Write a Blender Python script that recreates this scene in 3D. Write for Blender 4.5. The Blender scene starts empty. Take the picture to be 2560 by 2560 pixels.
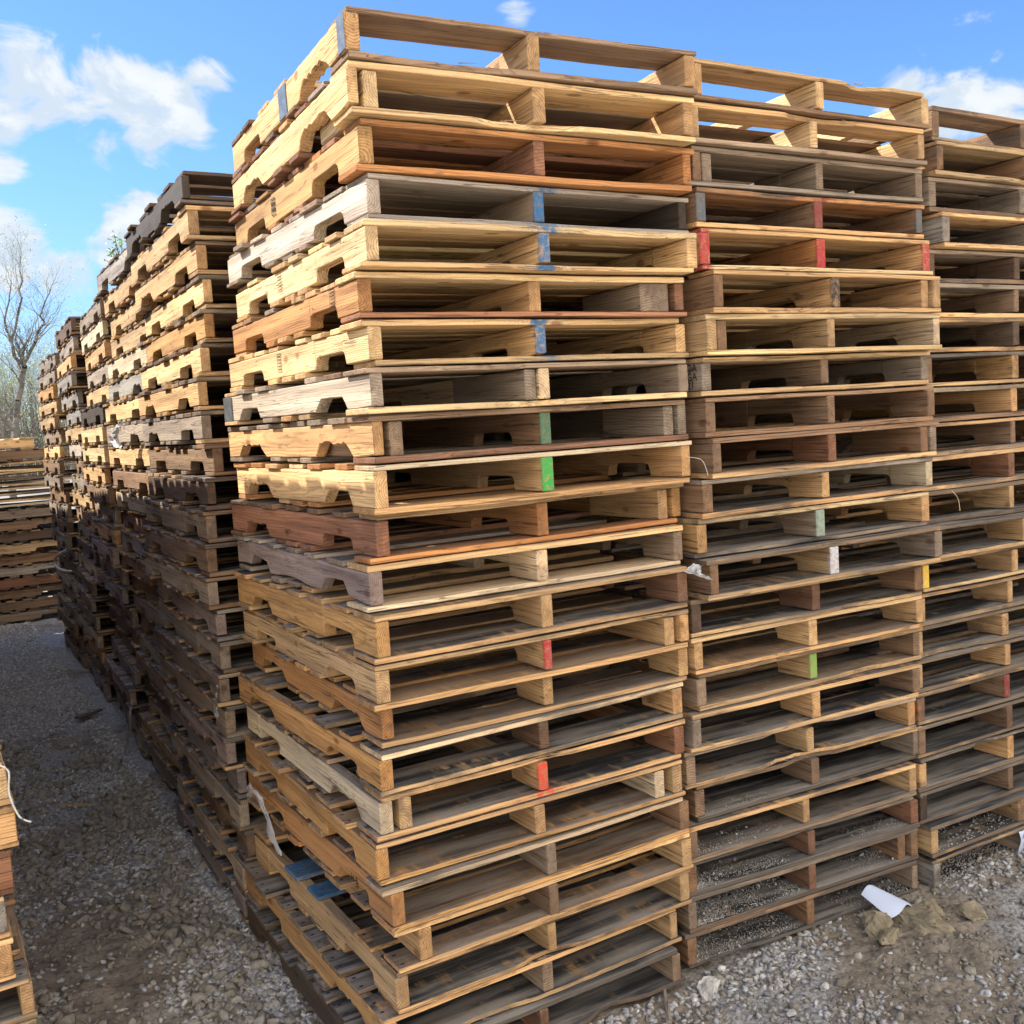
import bpy, math, random
import numpy as np
from mathutils import Vector, Matrix, noise as MN
random.seed(7); RNG=np.random.default_rng(7)
SC=bpy.context.scene; COL=SC.collection
S2=lambda c:tuple(c)
# ------------------------------------------------------------------ node helpers
def new_mat(name):
    m=bpy.data.materials.new(name); m.use_nodes=True; nt=m.node_tree; nt.nodes.clear()
    out=nt.nodes.new('ShaderNodeOutputMaterial'); b=nt.nodes.new('ShaderNodeBsdfPrincipled')
    nt.links.new(b.outputs[0],out.inputs[0]); return m,nt,b
class G:
    def __init__(s,nt): s.nt=nt
    def n(s,t,**k):
        x=s.nt.nodes.new(t)
        for a,v in k.items(): setattr(x,a,v)
        return x
    def put(s,sock,v):
        if isinstance(v,bpy.types.NodeSocket): s.nt.links.new(v,sock)
        else: sock.default_value=v
    def math(s,op,a,b=0.0,c=0.0,clamp=False):
        x=s.n('ShaderNodeMath',operation=op,use_clamp=clamp); s.put(x.inputs[0],a); s.put(x.inputs[1],b)
        if op in('MULTIPLY_ADD','SMOOTH_MIN'): s.put(x.inputs[2],c)
        return x.outputs[0]
    def vm(s,op,a,b=(0,0,0)):
        x=s.n('ShaderNodeVectorMath',operation=op); s.put(x.inputs[0],a); s.put(x.inputs[1],b)
        return x.outputs['Value'] if op in('DISTANCE','LENGTH','DOT_PRODUCT') else x.outputs[0]
    def noise(s,vec,scale,detail=3,rough=.55,dist=0.0):
        x=s.n('ShaderNodeTexNoise'); s.put(x.inputs['Vector'],vec); s.put(x.inputs['Scale'],scale); s.put(x.inputs['Detail'],detail); s.put(x.inputs['Roughness'],rough); s.put(x.inputs['Distortion'],dist)
        return x.outputs['Fac']
    def mr(s,v,a,b,c=0.0,d=1.0,smooth=True):
        x=s.n('ShaderNodeMapRange',interpolation_type='SMOOTHSTEP' if smooth else 'LINEAR'); s.put(x.inputs[0],v)
        for i,w in enumerate((a,b,c,d)): s.put(x.inputs[i+1],w)
        return x.outputs[0]
    def mix(s,f,a,b,mode='MIX'):
        x=s.n('ShaderNodeMix',data_type='RGBA',blend_type=mode); s.put(x.inputs[0],f)
        for sock,v in ((x.inputs[6],a),(x.inputs[7],b)):
            if isinstance(v,tuple) and len(v)==3: v=v+(1,)
            s.put(sock,v)
        return x.outputs[2]
    def mapscale(s,vec,sc):
        return s.vm('MULTIPLY',vec,sc)
# ------------------------------------------------------------------ wood
WOODS={}
PAINT=dict(blue=(.016,.13,.29),red=(.42,.02,.033),redor=(.62,.06,.03),green=(.015,.34,.06),dgreen=(.06,.16,.09),black=(.02,.02,.022),white=(.55,.55,.58),yellow=(.75,.45,.02),steel=(.09,.12,.14),lgreen=(.2,.38,.08),pgreen=(.25,.33,.26),orange=(.6,.1,.02),maroon=(.22,.03,.03))
def wood(paint=None,where=None):
    key=(paint,where)
    if key in WOODS: return WOODS[key]
    m,nt,b=new_mat('aged_wood' if not paint else 'aged_wood_%s_paint'%paint); g=G(nt)
    tc=g.n('ShaderNodeTexCoord'); oi=g.n('ShaderNodeObjectInfo')
    P=tc.outputs['Object']; r=oi.outputs['Random']
    off=g.n('ShaderNodeCombineXYZ'); g.put(off.inputs[0],g.math('MULTIPLY',r,71.0)); g.put(off.inputs[1],g.math('MULTIPLY',r,137.0)); g.put(off.inputs[2],g.math('MULTIPLY',r,53.0))
    Q=g.vm('ADD',P,off.outputs[0])
    # growth rings round a pith line running along the grain (local x)
    warp=g.noise(g.mapscale(Q,(1.6,7,7)),1.0,3,.5)
    sep=g.n('ShaderNodeSeparateXYZ'); g.put(sep.inputs[0],P)
    r2=g.math('FRACT',g.math('MULTIPLY',r,17.3)); r3=g.math('FRACT',g.math('MULTIPLY',r,41.7))
    yy=g.math('SUBTRACT',sep.outputs[1],g.math('MULTIPLY_ADD',r2,.12,-.06)); zz=g.math('SUBTRACT',sep.outputs[2],g.math('MULTIPLY_ADD',r3,.22,-.11))
    rad=g.math('SQRT',g.math('ADD',g.math('MULTIPLY',yy,yy),g.math('MULTIPLY',zz,zz)))
    rad=g.math('MULTIPLY_ADD',warp,.06,rad)
    ring=g.math('FRACT',g.math('MULTIPLY',rad,g.math('MULTIPLY_ADD',r3,70.,110.)))
    ring=g.mr(ring,.45,1.0)
    streak=g.noise(g.mapscale(Q,(3.,90,90)),1.0,4,.6)
    streak2=g.noise(g.mapscale(Q,(1.2,24,24)),1.0,3,.6)
    blotch=g.noise(g.mapscale(Q,(3.5,7,7)),1.0,5,.62)
    fine=g.noise(Q,260.,2,.6)
    nrm=g.n('ShaderNodeSeparateXYZ'); g.put(nrm.inputs[0],tc.outputs['Normal'])
    base=oi.outputs['Color']; dirt=oi.outputs['Alpha']
    endm=g.mr(g.math('ABSOLUTE',nrm.outputs[0]),.6,.8)
    dark=g.mix(1.0,base,(.52,.43,.38),'MULTIPLY')
    light=g.mix(1.0,base,(1.22,1.17,1.08),'MULTIPLY')
    c=g.mix(g.mr(streak2,.3,.7),light,g.mix(.6,base,dark))
    c=g.mix(g.math('MULTIPLY',ring,g.math('MULTIPLY_ADD',endm,.3,.46)),c,dark)
    c=g.mix(g.math('MULTIPLY',g.mr(streak,.53,.72),.7),c,g.mix(1.0,c,(.42,.36,.32),'MULTIPLY'))
    c=g.mix(g.math('MULTIPLY',g.mr(streak,.46,.28),.6),c,g.mix(1.0,c,(1.28,1.25,1.22),'MULTIPLY'))
    wth=g.noise(g.mapscale(Q,(2.2,9,9)),1.0,4,.6)
    c=g.mix(g.math('MULTIPLY',g.mr(wth,.42,.68),g.math('MULTIPLY',g.math('MULTIPLY_ADD',dirt,.55,.12),g.math('MULTIPLY_ADD',g.mr(g.math('ABSOLUTE',nrm.outputs[1]),.7,.9),-.45,1.0)),clamp=True),c,g.mix(.55,(.24,.19,.15),g.mix(1.0,c,(.6,.6,.62),'MULTIPLY')))
    # knots
    vor=g.n('ShaderNodeTexVoronoi',feature='F1'); g.put(vor.inputs['Vector'],g.mapscale(Q,(5,9,9))); g.put(vor.inputs['Scale'],1.0)
    kn=g.mr(vor.outputs['Distance'],.15,.06)
    c=g.mix(g.math('MULTIPLY',kn,.7),c,g.mix(1.0,base,(.3,.16,.1),'MULTIPLY'))
    # drying checks: thin dark lines along the grain
    chk=g.noise(g.mapscale(Q,(1.5,60,60)),1.0,2,.4)
    nearend=g.mr(sep.outputs[0],.16,.02)
    chm=g.math('MULTIPLY',g.mr(g.math('ABSOLUTE',g.math('SUBTRACT',chk,.5)),.016,.004),g.math('MULTIPLY',g.math('MAXIMUM',g.mr(blotch,.46,.56),nearend),g.math('MULTIPLY_ADD',g.mr(g.math('ABSOLUTE',nrm.outputs[0]),.6,.8),-.85,1.0)))
    c=g.mix(g.math('MULTIPLY',chm,.6),c,(.05,.035,.027))
    spk=g.noise(g.mapscale(Q,(14,70,70)),1.0,2,.5)
    c=g.mix(g.math('MULTIPLY',g.mr(spk,.66,.74),g.math('MULTIPLY_ADD',endm,-.4,.42)),c,(.045,.034,.028))
    smear=g.noise(g.mapscale(Q,(26,5,5)),1.0,4,.6)
    # grime with its own shape, amount in colour alpha
    dirt=oi.outputs['Alpha']
    thr=g.math('SUBTRACT',.80,g.math('MULTIPLY',dirt,.45))
    grime=g.mr(g.math('MULTIPLY_ADD',streak2,.35,g.math('MULTIPLY',blotch,.7)),thr,g.math('ADD',thr,.16))
    c=g.mix(g.math('MULTIPLY',grime,g.math('MULTIPLY_ADD',dirt,.55,.25)),c,(.085,.072,.06))
    topm=g.mr(nrm.outputs[2],.6,.9)
    topd=g.math('MULTIPLY',g.math('MULTIPLY',topm,g.mr(g.math('MULTIPLY_ADD',smear,.5,g.math('MULTIPLY',blotch,.5)),.3,.5)),g.math('MULTIPLY',dirt,1.5),clamp=True)
    c=g.mix(topd,c,g.mix(g.mr(g.math('MULTIPLY_ADD',streak2,.5,g.math('MULTIPLY',wth,.5)),.40,.62),(.028,.029,.033),(.27,.245,.215)))
    # end grain weathers darker
    c=g.mix(g.math('MULTIPLY',endm,.5),c,g.mix(1.0,c,(.62,.56,.52),'MULTIPLY'))
    c=g.mix(g.math('MULTIPLY',g.mr(fine,.45,.7),.16),c,(.07,.055,.045))
    # nail heads in the deck boards sit over the stringers
    xm=g.math('MULTIPLY',g.math('ABSOLUTE',g.math('SUBTRACT',g.math('FRACT',g.math('ADD',g.math('DIVIDE',g.math('SUBTRACT',sep.outputs[0],.019),.489),.5)),.5)),.489)
    ym=g.math('SUBTRACT',g.math('ABSOLUTE',sep.outputs[1]),.027)
    nd=g.math('SQRT',g.math('ADD',g.math('MULTIPLY',g.math('MULTIPLY',xm,.5),xm),g.math('MULTIPLY',ym,ym)))
    c=g.mix(g.math('MULTIPLY',g.mr(nd,.006,.003),topm),c,(.03,.024,.02))
    if paint:
        n=g.noise(Q,30.,4,.6)
        if where=='end':
            speck=g.mr(g.noise(Q,210.,2,.5),.56,.62)
            face=g.math('MULTIPLY',g.math('MULTIPLY',endm,g.mr(sep.outputs[0],.05,.04)),g.mr(g.math('MULTIPLY_ADD',blotch,.5,g.math('MULTIPLY',n,.5)),.34,.42,.25,1.0))
            over=g.math('MULTIPLY',g.mr(g.math('MULTIPLY_ADD',n,.05,sep.outputs[0]),.06,.03),g.math('MAXIMUM',g.math('MULTIPLY',speck,.7),g.mr(g.math('MULTIPLY_ADD',n,.03,sep.outputs[0]),.03,.018)))
            mask=g.math('MAXIMUM',face,g.math('MULTIPLY',over,.75))
        elif where=='mid':
            mx=g.mr(g.math('MULTIPLY_ADD',n,.06,g.math('ABSOLUTE',g.math('SUBTRACT',sep.outputs[0],.52))),.066,.05)
            my=g.mr(g.math('MULTIPLY_ADD',n,.05,sep.outputs[1]),-.02,-.04)
            speck=g.mr(g.noise(Q,190.,2,.5),.52,.6); wide=g.mr(g.math('ABSOLUTE',g.math('SUBTRACT',sep.outputs[0],.52)),.13,.05); mask=g.math('MULTIPLY',my,g.math('MAXIMUM',g.math('MULTIPLY',mx,g.mr(n,.35,.5,.55,1.0)),g.math('MULTIPLY',g.math('MULTIPLY',wide,speck),.6)))
        elif where=='left': 
            mx=g.mr(g.math('MULTIPLY_ADD',n,.05,sep.outputs[0]),.07,.045); my=g.mr(g.math('MULTIPLY_ADD',n,.03,sep.outputs[1]),.0,-.02); mask=g.math('MULTIPLY',mx,g.math('MAXIMUM',my,endm))
        elif where=='all': mask=g.mr(n,.25,.32)
        elif where=='lend': mask=g.mr(g.math('MULTIPLY_ADD',n,.08,sep.outputs[0]),.15,.12)
        elif where=='side':  mask=g.mr(g.math('MULTIPLY_ADD',n,.05,g.vm('DISTANCE',P,(.05,0,.03))),.08,.05)
        pc=g.mix(g.mr(g.noise(Q,70.,4,.7),.4,.7),PAINT[paint],g.mix(.4,PAINT[paint],(.25,.2,.15)))
        c=g.mix(g.math('MULTIPLY',mask,g.math('MULTIPLY',g.mr(streak,.72,.5,.3,.95),g.mr(g.noise(Q,46.,4,.7),.66,.5,.35,1.0))),c,pc)
    g.put(b.inputs['Base Color'],c)
    g.put(b.inputs['Roughness'],g.math('MULTIPLY_ADD',streak,.2,.68)); b.inputs['Specular IOR Level'].default_value=.25
    h=g.math('ADD',g.math('MULTIPLY',streak,.5),g.math('ADD',g.math('MULTIPLY',ring,-.25),g.math('MULTIPLY',chm,-1.0)))
    h=g.math('MULTIPLY_ADD',fine,.25,h)
    bp=g.n('ShaderNodeBump'); bp.inputs['Strength'].default_value=.8; bp.inputs['Distance'].default_value=.003; g.put(bp.inputs['Height'],h)
    g.put(b.inputs['Normal'],bp.outputs[0])
    WOODS[key]=m; return m
def simple(name,col,rough=.8,var=.3,scale=20,metal=0,bump=.002,spec=.3):
    m,nt,b=new_mat(name); g=G(nt); tc=g.n('ShaderNodeTexCoord')
    n=g.noise(tc.outputs['Object'],scale,5,.6); n2=g.noise(tc.outputs['Object'],scale*6,3,.6)
    c=g.mix(g.mr(n,.3,.7),tuple(v*(1-var) for v in col),tuple(min(1,v*(1+var)) for v in col))
    c=g.mix(g.math('MULTIPLY',g.mr(n2,.5,.75),.4),c,tuple(v*.4 for v in col))
    g.put(b.inputs['Base Color'],c); b.inputs['Roughness'].default_value=rough; b.inputs['Metallic'].default_value=metal; b.inputs['Specular IOR Level'].default_value=spec
    bp=g.n('ShaderNodeBump'); bp.inputs['Strength'].default_value=.5; bp.inputs['Distance'].default_value=bump; g.put(bp.inputs['Height'],n2); g.put(b.inputs['Normal'],bp.outputs[0])
    return m
# ------------------------------------------------------------------ meshes
def mesh(name,V,F,mat=None,smooth=False):
    me=bpy.data.meshes.new(name); me.from_pydata([tuple(v) for v in V],[],[tuple(f) for f in F]); me.update()
    if smooth: me.polygons.foreach_set('use_smooth',[True]*len(me.polygons))
    if mat: me.materials.append(mat)
    return me
def npmesh(name,V,F,mat):          # F: (n,k) array all same k
    me=bpy.data.meshes.new(name); n,k=F.shape
    me.vertices.add(len(V)); me.vertices.foreach_set('co',np.ascontiguousarray(V,np.float32).ravel())
    me.loops.add(n*k); me.loops.foreach_set('vertex_index',np.ascontiguousarray(F,np.int32).ravel())
    me.polygons.add(n); me.polygons.foreach_set('loop_start',np.arange(0,n*k,k,dtype=np.int32))
    me.update(calc_edges=True); me.validate(); me.materials.append(mat); return me
def obj(name,me,parent=None,loc=(0,0,0),rot=(0,0,0)):
    o=bpy.data.objects.new(name,me); COL.objects.link(o); o.location=loc; o.rotation_euler=rot
    if parent: o.parent=parent
    return o
def thing(name,label,cat,loc=(0,0,0),rotz=0,group=None):
    o=bpy.data.objects.new(name,None); o.empty_display_size=.1; COL.objects.link(o); o.location=loc; o.rotation_euler=(0,0,rotz)
    return tag(o,label,cat,group)
def tag(o,label,cat,group=None,kind=None):
    o['label']=label; o['category']=cat
    if group: o['group']=group
    if kind: o['kind']=kind
    return o
def bar_geo(xs,yl,yh,zl,zh,c=.0022):
    V=[];F=[];n=len(xs)
    for i in range(n):
        e=c if i in(0,n-1) else 0
        a,b_,d,h=yl[i]+e,yh[i]-e,zl[i]+e,zh[i]-e
        cc=min(c,(h-d)*.3)
        x=xs[i]
        V+=[(x,a+cc,d),(x,b_-cc,d),(x,b_,d+cc),(x,b_,h-cc),(x,b_-cc,h),(x,a+cc,h),(x,a,h-cc),(x,a,d+cc)]
    for i in range(n-1):
        for k in range(8):
            k2=(k+1)%8; F.append((i*8+k,i*8+k2,i*8+8+k2,i*8+8+k))
    F.append(tuple(range(7,-1,-1))); F.append(tuple((n-1)*8+k for k in range(8)))
    return V,[f[::-1] for f in F]
def board_geo(L,w,t,seed,rough=1.5,chip=0,warp=1.5,n=26):
    R=random.Random(seed); xs=[0,.002]+[L*i/n+R.uniform(-.01,.01) for i in range(1,n)]+[L-.002,L]
    m=len(xs); ph=R.uniform(0,6); am=R.uniform(-1,1)*.0012*warp; sk=R.uniform(-.003,.003); fz=R.uniform(-1,1)*.0008*warp
    yl=[];yh=[];zl=[];zh=[]
    ca=R.uniform(.1,.8)*L; cl=R.uniform(.05,.26); cd=R.uniform(.008,.035)*chip; cside=R.random()<.6
    for i,x in enumerate(xs):
        u=x/L; bow=am*math.sin(u*math.pi*R.choice([1,1,1]))+fz*math.sin(u*9+ph); y0=sk*(u-.5)
        a=-w/2+y0+R.uniform(-1,1)*.0007*rough; b=w/2+y0+R.uniform(-1,1)*.0007*rough
        if chip and abs(x-ca)<cl:
            q=cd*(1-(abs(x-ca)/cl)**2)*R.uniform(.6,1)
            if cside: a+=q
            else: b-=q
        yl.append(a);yh.append(b)
        dz=R.uniform(-1,1)*.0004*rough
        zl.append(bow+max(0,dz)*.8); zh.append(t+bow-abs(dz))
    V,F=bar_geo(xs,yl,yh,zl,zh,.0018)
    if chip:
        for _ in range(4):
            x=ca+R.uniform(-1,.6)*cl; l=R.uniform(.015,.06); yy=(-w/2+.006) if cside else (w/2-.006); sg=-1 if cside else 1; zz=R.uniform(.2,.9)*t; k=len(V)
            V+=[(x,yy,zz),(x,yy,zz+.003),(x+.004,yy+sg*.004,zz+.001),(x+l,yy+sg*R.uniform(.004,.014),zz+R.uniform(-.006,.004))]
            F+=[(k,k+1,k+3),(k+1,k+2,k+3),(k+2,k,k+3),(k,k+2,k+1)]
    return V,F
def stringer_geo(L,w,h,seed,notch=(1,1),rough=1.0,wavy=0,endchip=0,n_mid=8):
    R=random.Random(seed)
    xs=[0,.0025]; z=[0,0]
    def add(x,zz): xs.append(x); z.append(zz)
    d=h*.43
    def nt(xa,xb,kind):
        if kind==0:
            for q in range(1,4): add(xa+(xb-xa)*q/4,0)
            return
        if kind==1:
            for dx,dz in ((0,0),(.003,.5),(.008,.8),(.018,.96),(.03,1.0)): add(xa+dx,dz*d)
            add((xa+xb)/2,d*1.0)
            for dx,dz in ((.03,1.0),(.018,.96),(.008,.8),(.003,.5),(0,0)): add(xb-dx,dz*d)
        if kind==3:     # sloping shoulders
            add(xa,0); add(xa+.012,d*.45); add(xa+.03,d*.95)
            add((xa+xb)/2,d)
            add(xb-.045,d*.98); add(xb-.02,d*.5); add(xb,0)
        if kind==2:     # broken out, ragged
            xa-=.02; xb+=R.uniform(.01,.05); add(xa,0)
            for q in range(1,14):
                add(xa+(xb-xa)*q/14,d*R.uniform(.85,1.12)*(min(1,q*.35+R.uniform(0,.2),(14-q)*.5+R.uniform(-.1,.2))))
            add(xb,0)
    s=L/1.219
    for q in (.05,.1): add(q*s,0)
    nt(.152*s,.375*s,notch[0])
    for q in range(1,n_mid): add((.375+(.84-.375)*q/n_mid)*s,0)
    nt(.844*s,1.067*s,notch[1])
    for q in (1.11,1.16): add(q*s,0)
    xs+=[L-.0025,L]; z+=[0,0]
    ph=R.uniform(0,6); lean=R.uniform(-.002,.002)
    yl=[];yh=[];zl=[];zh=[]; lastx=-1
    for i,x in enumerate(xs):
        j=R.uniform(-1,1)
        wob=R.uniform(-1,1)*.0006*rough
        a=-w/2+R.uniform(0,1)*.0008*rough; b=w/2-R.uniform(0,1)*.0008*rough
        zz=z[i]+ (abs(wob) if z[i]==0 else 0)
        if wavy: zz+=wavy*.012*(1+math.sin(x*14+ph))*.5
        tz=h
        if endchip and x<.1: a+=endchip*.012*(1-x/.1)*R.uniform(.3,1); zz+=endchip*.01*(1-x/.1)*R.uniform(.2,1)
        yl.append(a);yh.append(b);zl.append(zz);zh.append(tz-abs(j)*.0006*rough)
    return bar_geo(xs,yl,yh,zl,zh,.0026)
BOARDS={};STR={}
def board_mesh(w,var,chip,mat,L=1.016,t=.016):
    k=(round(w,3),var,chip,mat.name,L,t)
    if k not in BOARDS:
        V,F=board_geo(L,w,t,int(var*131+w*1000+chip*7),1.5,chip); BOARDS[k]=mesh('deck_board',V,F,mat)
    return BOARDS[k]
def str_mesh(var,notch,mat,h=.0889,w=.038,wavy=0,endchip=0,L=1.219):
    k=(var,notch,mat.name,round(h,3),w,wavy,endchip,L)
    if k not in STR:
        V,F=stringer_geo(L,w,round(h,3),var*17+3,notch,2.2,wavy,endchip); STR[k]=mesh('stringer',V,F,mat)
    return STR[k]
# palette: albedo
PAL=dict(pine=(.78,.565,.305),pale=(.76,.61,.41),tan=(.60,.395,.20),ochre=(.52,.315,.13),orange=(.53,.26,.10),red=(.37,.185,.11),
 rbrown=(.27,.14,.085),brown=(.28,.18,.11),grey=(.36,.325,.285),lgrey=(.54,.50,.45),dusty=(.46,.39,.31),dark=(.075,.058,.046),dkbrown=(.14,.092,.062),gbrown=(.31,.25,.19),violet=(.33,.28,.27))
LOOK=dict(dusty='dusty grey tan',pine='yellow pine',pale='pale bleached',tan='tan',ochre='ochre stained',orange='orange toned',red='reddish brown',rbrown='red brown',brown='brown',grey='weathered grey',lgrey='whitish grey',dark='blackened',dkbrown='dark brown',gbrown='dull grey brown',violet='furrowed mauve grey')
def tint(name,R,dirt,v=.12):
    c=PAL[name]; k=1+R.uniform(-v,v); w=R.uniform(-.07,.09)
    return (min(.85,c[0]*k*(1+w)),min(.85,c[1]*k),min(.85,c[2]*k*(1-w)),max(0,min(1,dirt+R.uniform(-.10,.28))))
steel=simple('galvanised_steel',(.17,.185,.195),.45,.25,30,.55,.001)
METALC=0
ink=simple('dark_ink',(.03,.025,.022),.8,.2,60)
NP=0
def pallet(x,y,z,yaw,H,label,base='tan',strs=None,top=None,bot=None,deck=None,dirt=.3,seed=0,paint=None,notch=(1,1),wavy=0,miss=(),comp=(),botmiss=False,
           plates=(),group='wooden pallets stacked in the yard',dxl=0,simple_=False,rot=0,ptop=None,pbot=None,endchip=0,chipl=0,blue=(),stamp=None,topdirt=None,allmiss=.06):
    """base: wood of the stringers; top/bot: lead boards; deck: inner boards; paint: {i:(colour,where)} per stringer"""
    R=random.Random(seed*7919+13); t=.016
    top=top or base; bot=bot or base; deck=deck or base; strs=strs or (base,)*3; paint=paint or {}
    td=min(1,dirt*1.3) if topdirt is None else topdirt
    e=thing('wooden_pallet',label,'pallet',(x,y,z),yaw,group); e.rotation_euler=(R.uniform(-.0015,.0015),R.uniform(-.0015,.0015),yaw)
    sh=H-2*t-.0015
    W=wood()
    xs3=(.019+dxl,.508+R.uniform(-.012,.012),.997)
    for i in range(3):
        mat=wood(*paint[i]) if i in paint else W
        nn=notch if i==0 else (1,1)
        o=obj('stringer',str_mesh(R.randrange(10),nn,mat,sh,R.choice([.038,.038,.034]),wavy if i==0 else 0,endchip if i==0 else R.choice([0,0,.7])),e,(xs3[i],R.uniform(-.004,.004) if i else 0,t+.0003),(0,0,math.pi/2))
        o.color=tint(strs[i],R,dirt,.07)
        if strs[i]!=base: o['label']='%s stringer'%LOOK[strs[i]]
        elif i in paint: o['label']='stringer with %s paint'%{'redor':'orange red','dgreen':'dull green','lgreen':'light green','pgreen':'pale green','steel':'blue grey'}.get(paint[i][0],paint[i][0])
    def brd(yc,w,zz,cn,lead,side):
        if not lead and R.random()<allmiss: return
        chip=1 if (R.random()<(.42 if lead else .15)) else 0
        bt=R.choice([.016,.016,.0145,.013])
        if lead and side=='b' and chipl: chip=1
        mat=W
        if lead==1 and side=='t' and ptop: mat=wood(*ptop)
        if lead==1 and side=='b' and pbot: mat=wood(*pbot)
        if (side,lead) in (): pass
        if side=='t' and any(abs(yc-q)<.07 for q in blue): mat=wood('blue','lend')
        o=obj('deck_board',board_mesh(w,R.randrange(14),chip,mat,1.016,bt),e,(R.uniform(-.011,.009)+(.0 if R.random()<.85 else R.uniform(-.02,.01)),yc,zz+(0 if side=='t' else .016-bt)),(R.uniform(-.003,.003),R.uniform(-.001,.001),R.uniform(-.006,.006)))
        o.color=tint(cn,R,td,.2)
    zt=t+sh+.0006
    lead_w=.14 if R.random()<.75 else .115
    mixn=lambda: R.choice([deck,deck,deck,base,R.choice(['tan','brown','gbrown','ochre'])])
    if 0 not in miss: brd(lead_w/2,lead_w,zt,top,1,'t')
    n_in=5 if (miss or blue) else R.choice([5,5,6,6,7]); g=(1.219-.28)
    for j in range(n_in):
        yc=.14+g*(j+.5)/n_in+R.uniform(-.012,.012)
        if (j+1) in miss: continue
        brd(yc,min(R.choice([.089,.1,.12,.14]),round(g/n_in-.018,3)) if n_in>5 else R.choice([.089,.1,.12]),zt,mixn(),0,'t')
    brd(1.219-.07,.14,zt,deck,2,'t')
    lw=.14 if R.random()<.7 else .1
    if 9 not in miss: brd(lw/2,lw,0,bot,1,'b')
    for yc in (() if botmiss else (.475,.61,.745)): brd(yc+R.uniform(-.01,.01),.089,0,mixn(),0,'b')
    brd(1.219-.07,.14,0,deck,2,'b')
    for cx,cw,cl,cn in comp:
        V,F=bar_geo([0,.002,cl*.5,cl-.002,cl],[-cw/2]*5,[cw/2]*5,[0]*5,[sh*.97]*5,.003)
        o=obj('repair_block',mesh('repair_block',V,F,W),e,(cx,.004,t+.0003),(0,0,math.pi/2)); o.color=tint(cn,R,dirt,.05)
    for ya,yb in plates:
        V,F=bar_geo([0,.001,(yb-ya)/2,yb-ya-.001,yb-ya],[-.0012]*5,[.0012]*5,[0]*5,[sh*.98]*5,.0004)
        o=obj('mending_plate',mesh('mending_plate',V,F,steel),e,(dxl-.0014,ya,t+.001),(0,0,math.pi/2)); o['label']='grey metal mending plate'
    if stamp:
        y0,z0,w_,h_,burn=stamp
        V=[];F=[]
        def quad(a,b,c,d,x=0.0):
            k=len(V)
            V.extend([(-.0003,a,b),(-.0003,c,b),(-.0003,c,d),(-.0003,a,d),(-.0009,a,b),(-.0009,c,b),(-.0009,c,d),(-.0009,a,d)])
            F.extend([(k,k+3,k+2,k+1),(k+4,k+5,k+6,k+7),(k,k+1,k+5,k+4),(k+1,k+2,k+6,k+5),(k+2,k+3,k+7,k+6),(k+3,k,k+4,k+7)])
        l=.0012 if not burn else .003
        quad(0,0,w_,l);quad(0,h_-l,w_,h_);quad(0,l,l,h_-l);quad(w_-l,l,w_,h_-l)
        RR=random.Random(5)
        for r in range(5 if not burn else 2):
            yy=.004
            while yy<w_-.006:
                dw=RR.uniform(.001,.004) if not burn else .012
                zc=h_*(r+.7)/(5.8 if not burn else 3)
                quad(yy,zc,min(yy+dw,w_-.003),zc+(.0028 if not burn else h_*.2)); yy+=dw+RR.uniform(.001,.003)
        o=obj('ink_stamp',mesh('ink_stamp',V,F,ink),e,(dxl-.0012,y0,z0))
        o['label']='small dark rectangular stamp on the stringer'
    return e
_S={}; HID={}
def plain_pallet(x,y,z,yaw,H,col,seed):
    """pallet of a stack that other stacks hide: gathered into one mesh per wood colour"""
    k=seed%4
    if k not in _S:
        R=random.Random(k); V=[];F=[]
        def put(v,f,M):
            n=len(V); V.extend([tuple(M@Vector(p)) for p in v]); F.extend([tuple(i+n for i in q) for q in f])
        Z=Matrix.Rotation(math.pi/2,4,'Z'); sh=.1216-.0335
        for xx in (.019,.508,.997): put(*stringer_geo(1.219,.038,sh,R.randrange(99)),Matrix.Translation((xx,0,.016))@Z)
        for yc,w in ((.07,.14),(.24,.1),(.40,.1),(.53,.1),(.68,.1),(.83,.1),(.97,.1),(1.149,.14)): put(*board_geo(1.016,w,.016,R.randrange(99),n=6),Matrix.Translation((R.uniform(-.01,.01),yc,.0165+sh)))
        for yc,w in ((.07,.14),(.48,.089),(.61,.089),(.75,.089),(1.149,.14)): put(*board_geo(1.016,w,.016,R.randrange(99),n=6),Matrix.Translation((R.uniform(-.01,.01),yc,-.0005)))
        _S[k]=(V,F)
    M=Matrix.Translation((x,y,z))@Matrix.Rotation(yaw,4,'Z')@Matrix.Diagonal((1,1,(H-.0012)/.1216,1))
    V,F=_S[k]; A=HID.setdefault('all',([],[])); n=len(A[0]); A[0].extend([tuple(M@Vector(p)) for p in V]); A[1].extend([tuple(i+n for i in q) for q in F])
ORD=['top','second','third','fourth','fifth','sixth','seventh','eighth','ninth','tenth','eleventh','twelfth','thirteenth','fourteenth','fifteenth','sixteenth','seventeenth','eighteenth','nineteenth','twentieth','twenty-first','twenty-second','twenty-third','twenty-fourth']
def lab(look,i,stack,n=23):
    if i==0: w='topmost in the '+stack
    elif i==n-1: w='bottom one of the '+stack
    elif i>n//2: 
        w=ORD[n-1-i]+' from the bottom of the '+stack
        if n-1-i==0: w='bottom one of the '+stack
    else: w=ORD[i]+' from the top of the '+stack
    if i>n//2 and i<n-1: w=ORD[n-1-i]+' above the bottom one of the '+stack if False else ORD[n-i-1]+' from the bottom of the '+stack
    return '%s pallet, %s'%(look,w)
ORD[0]='first'
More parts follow.
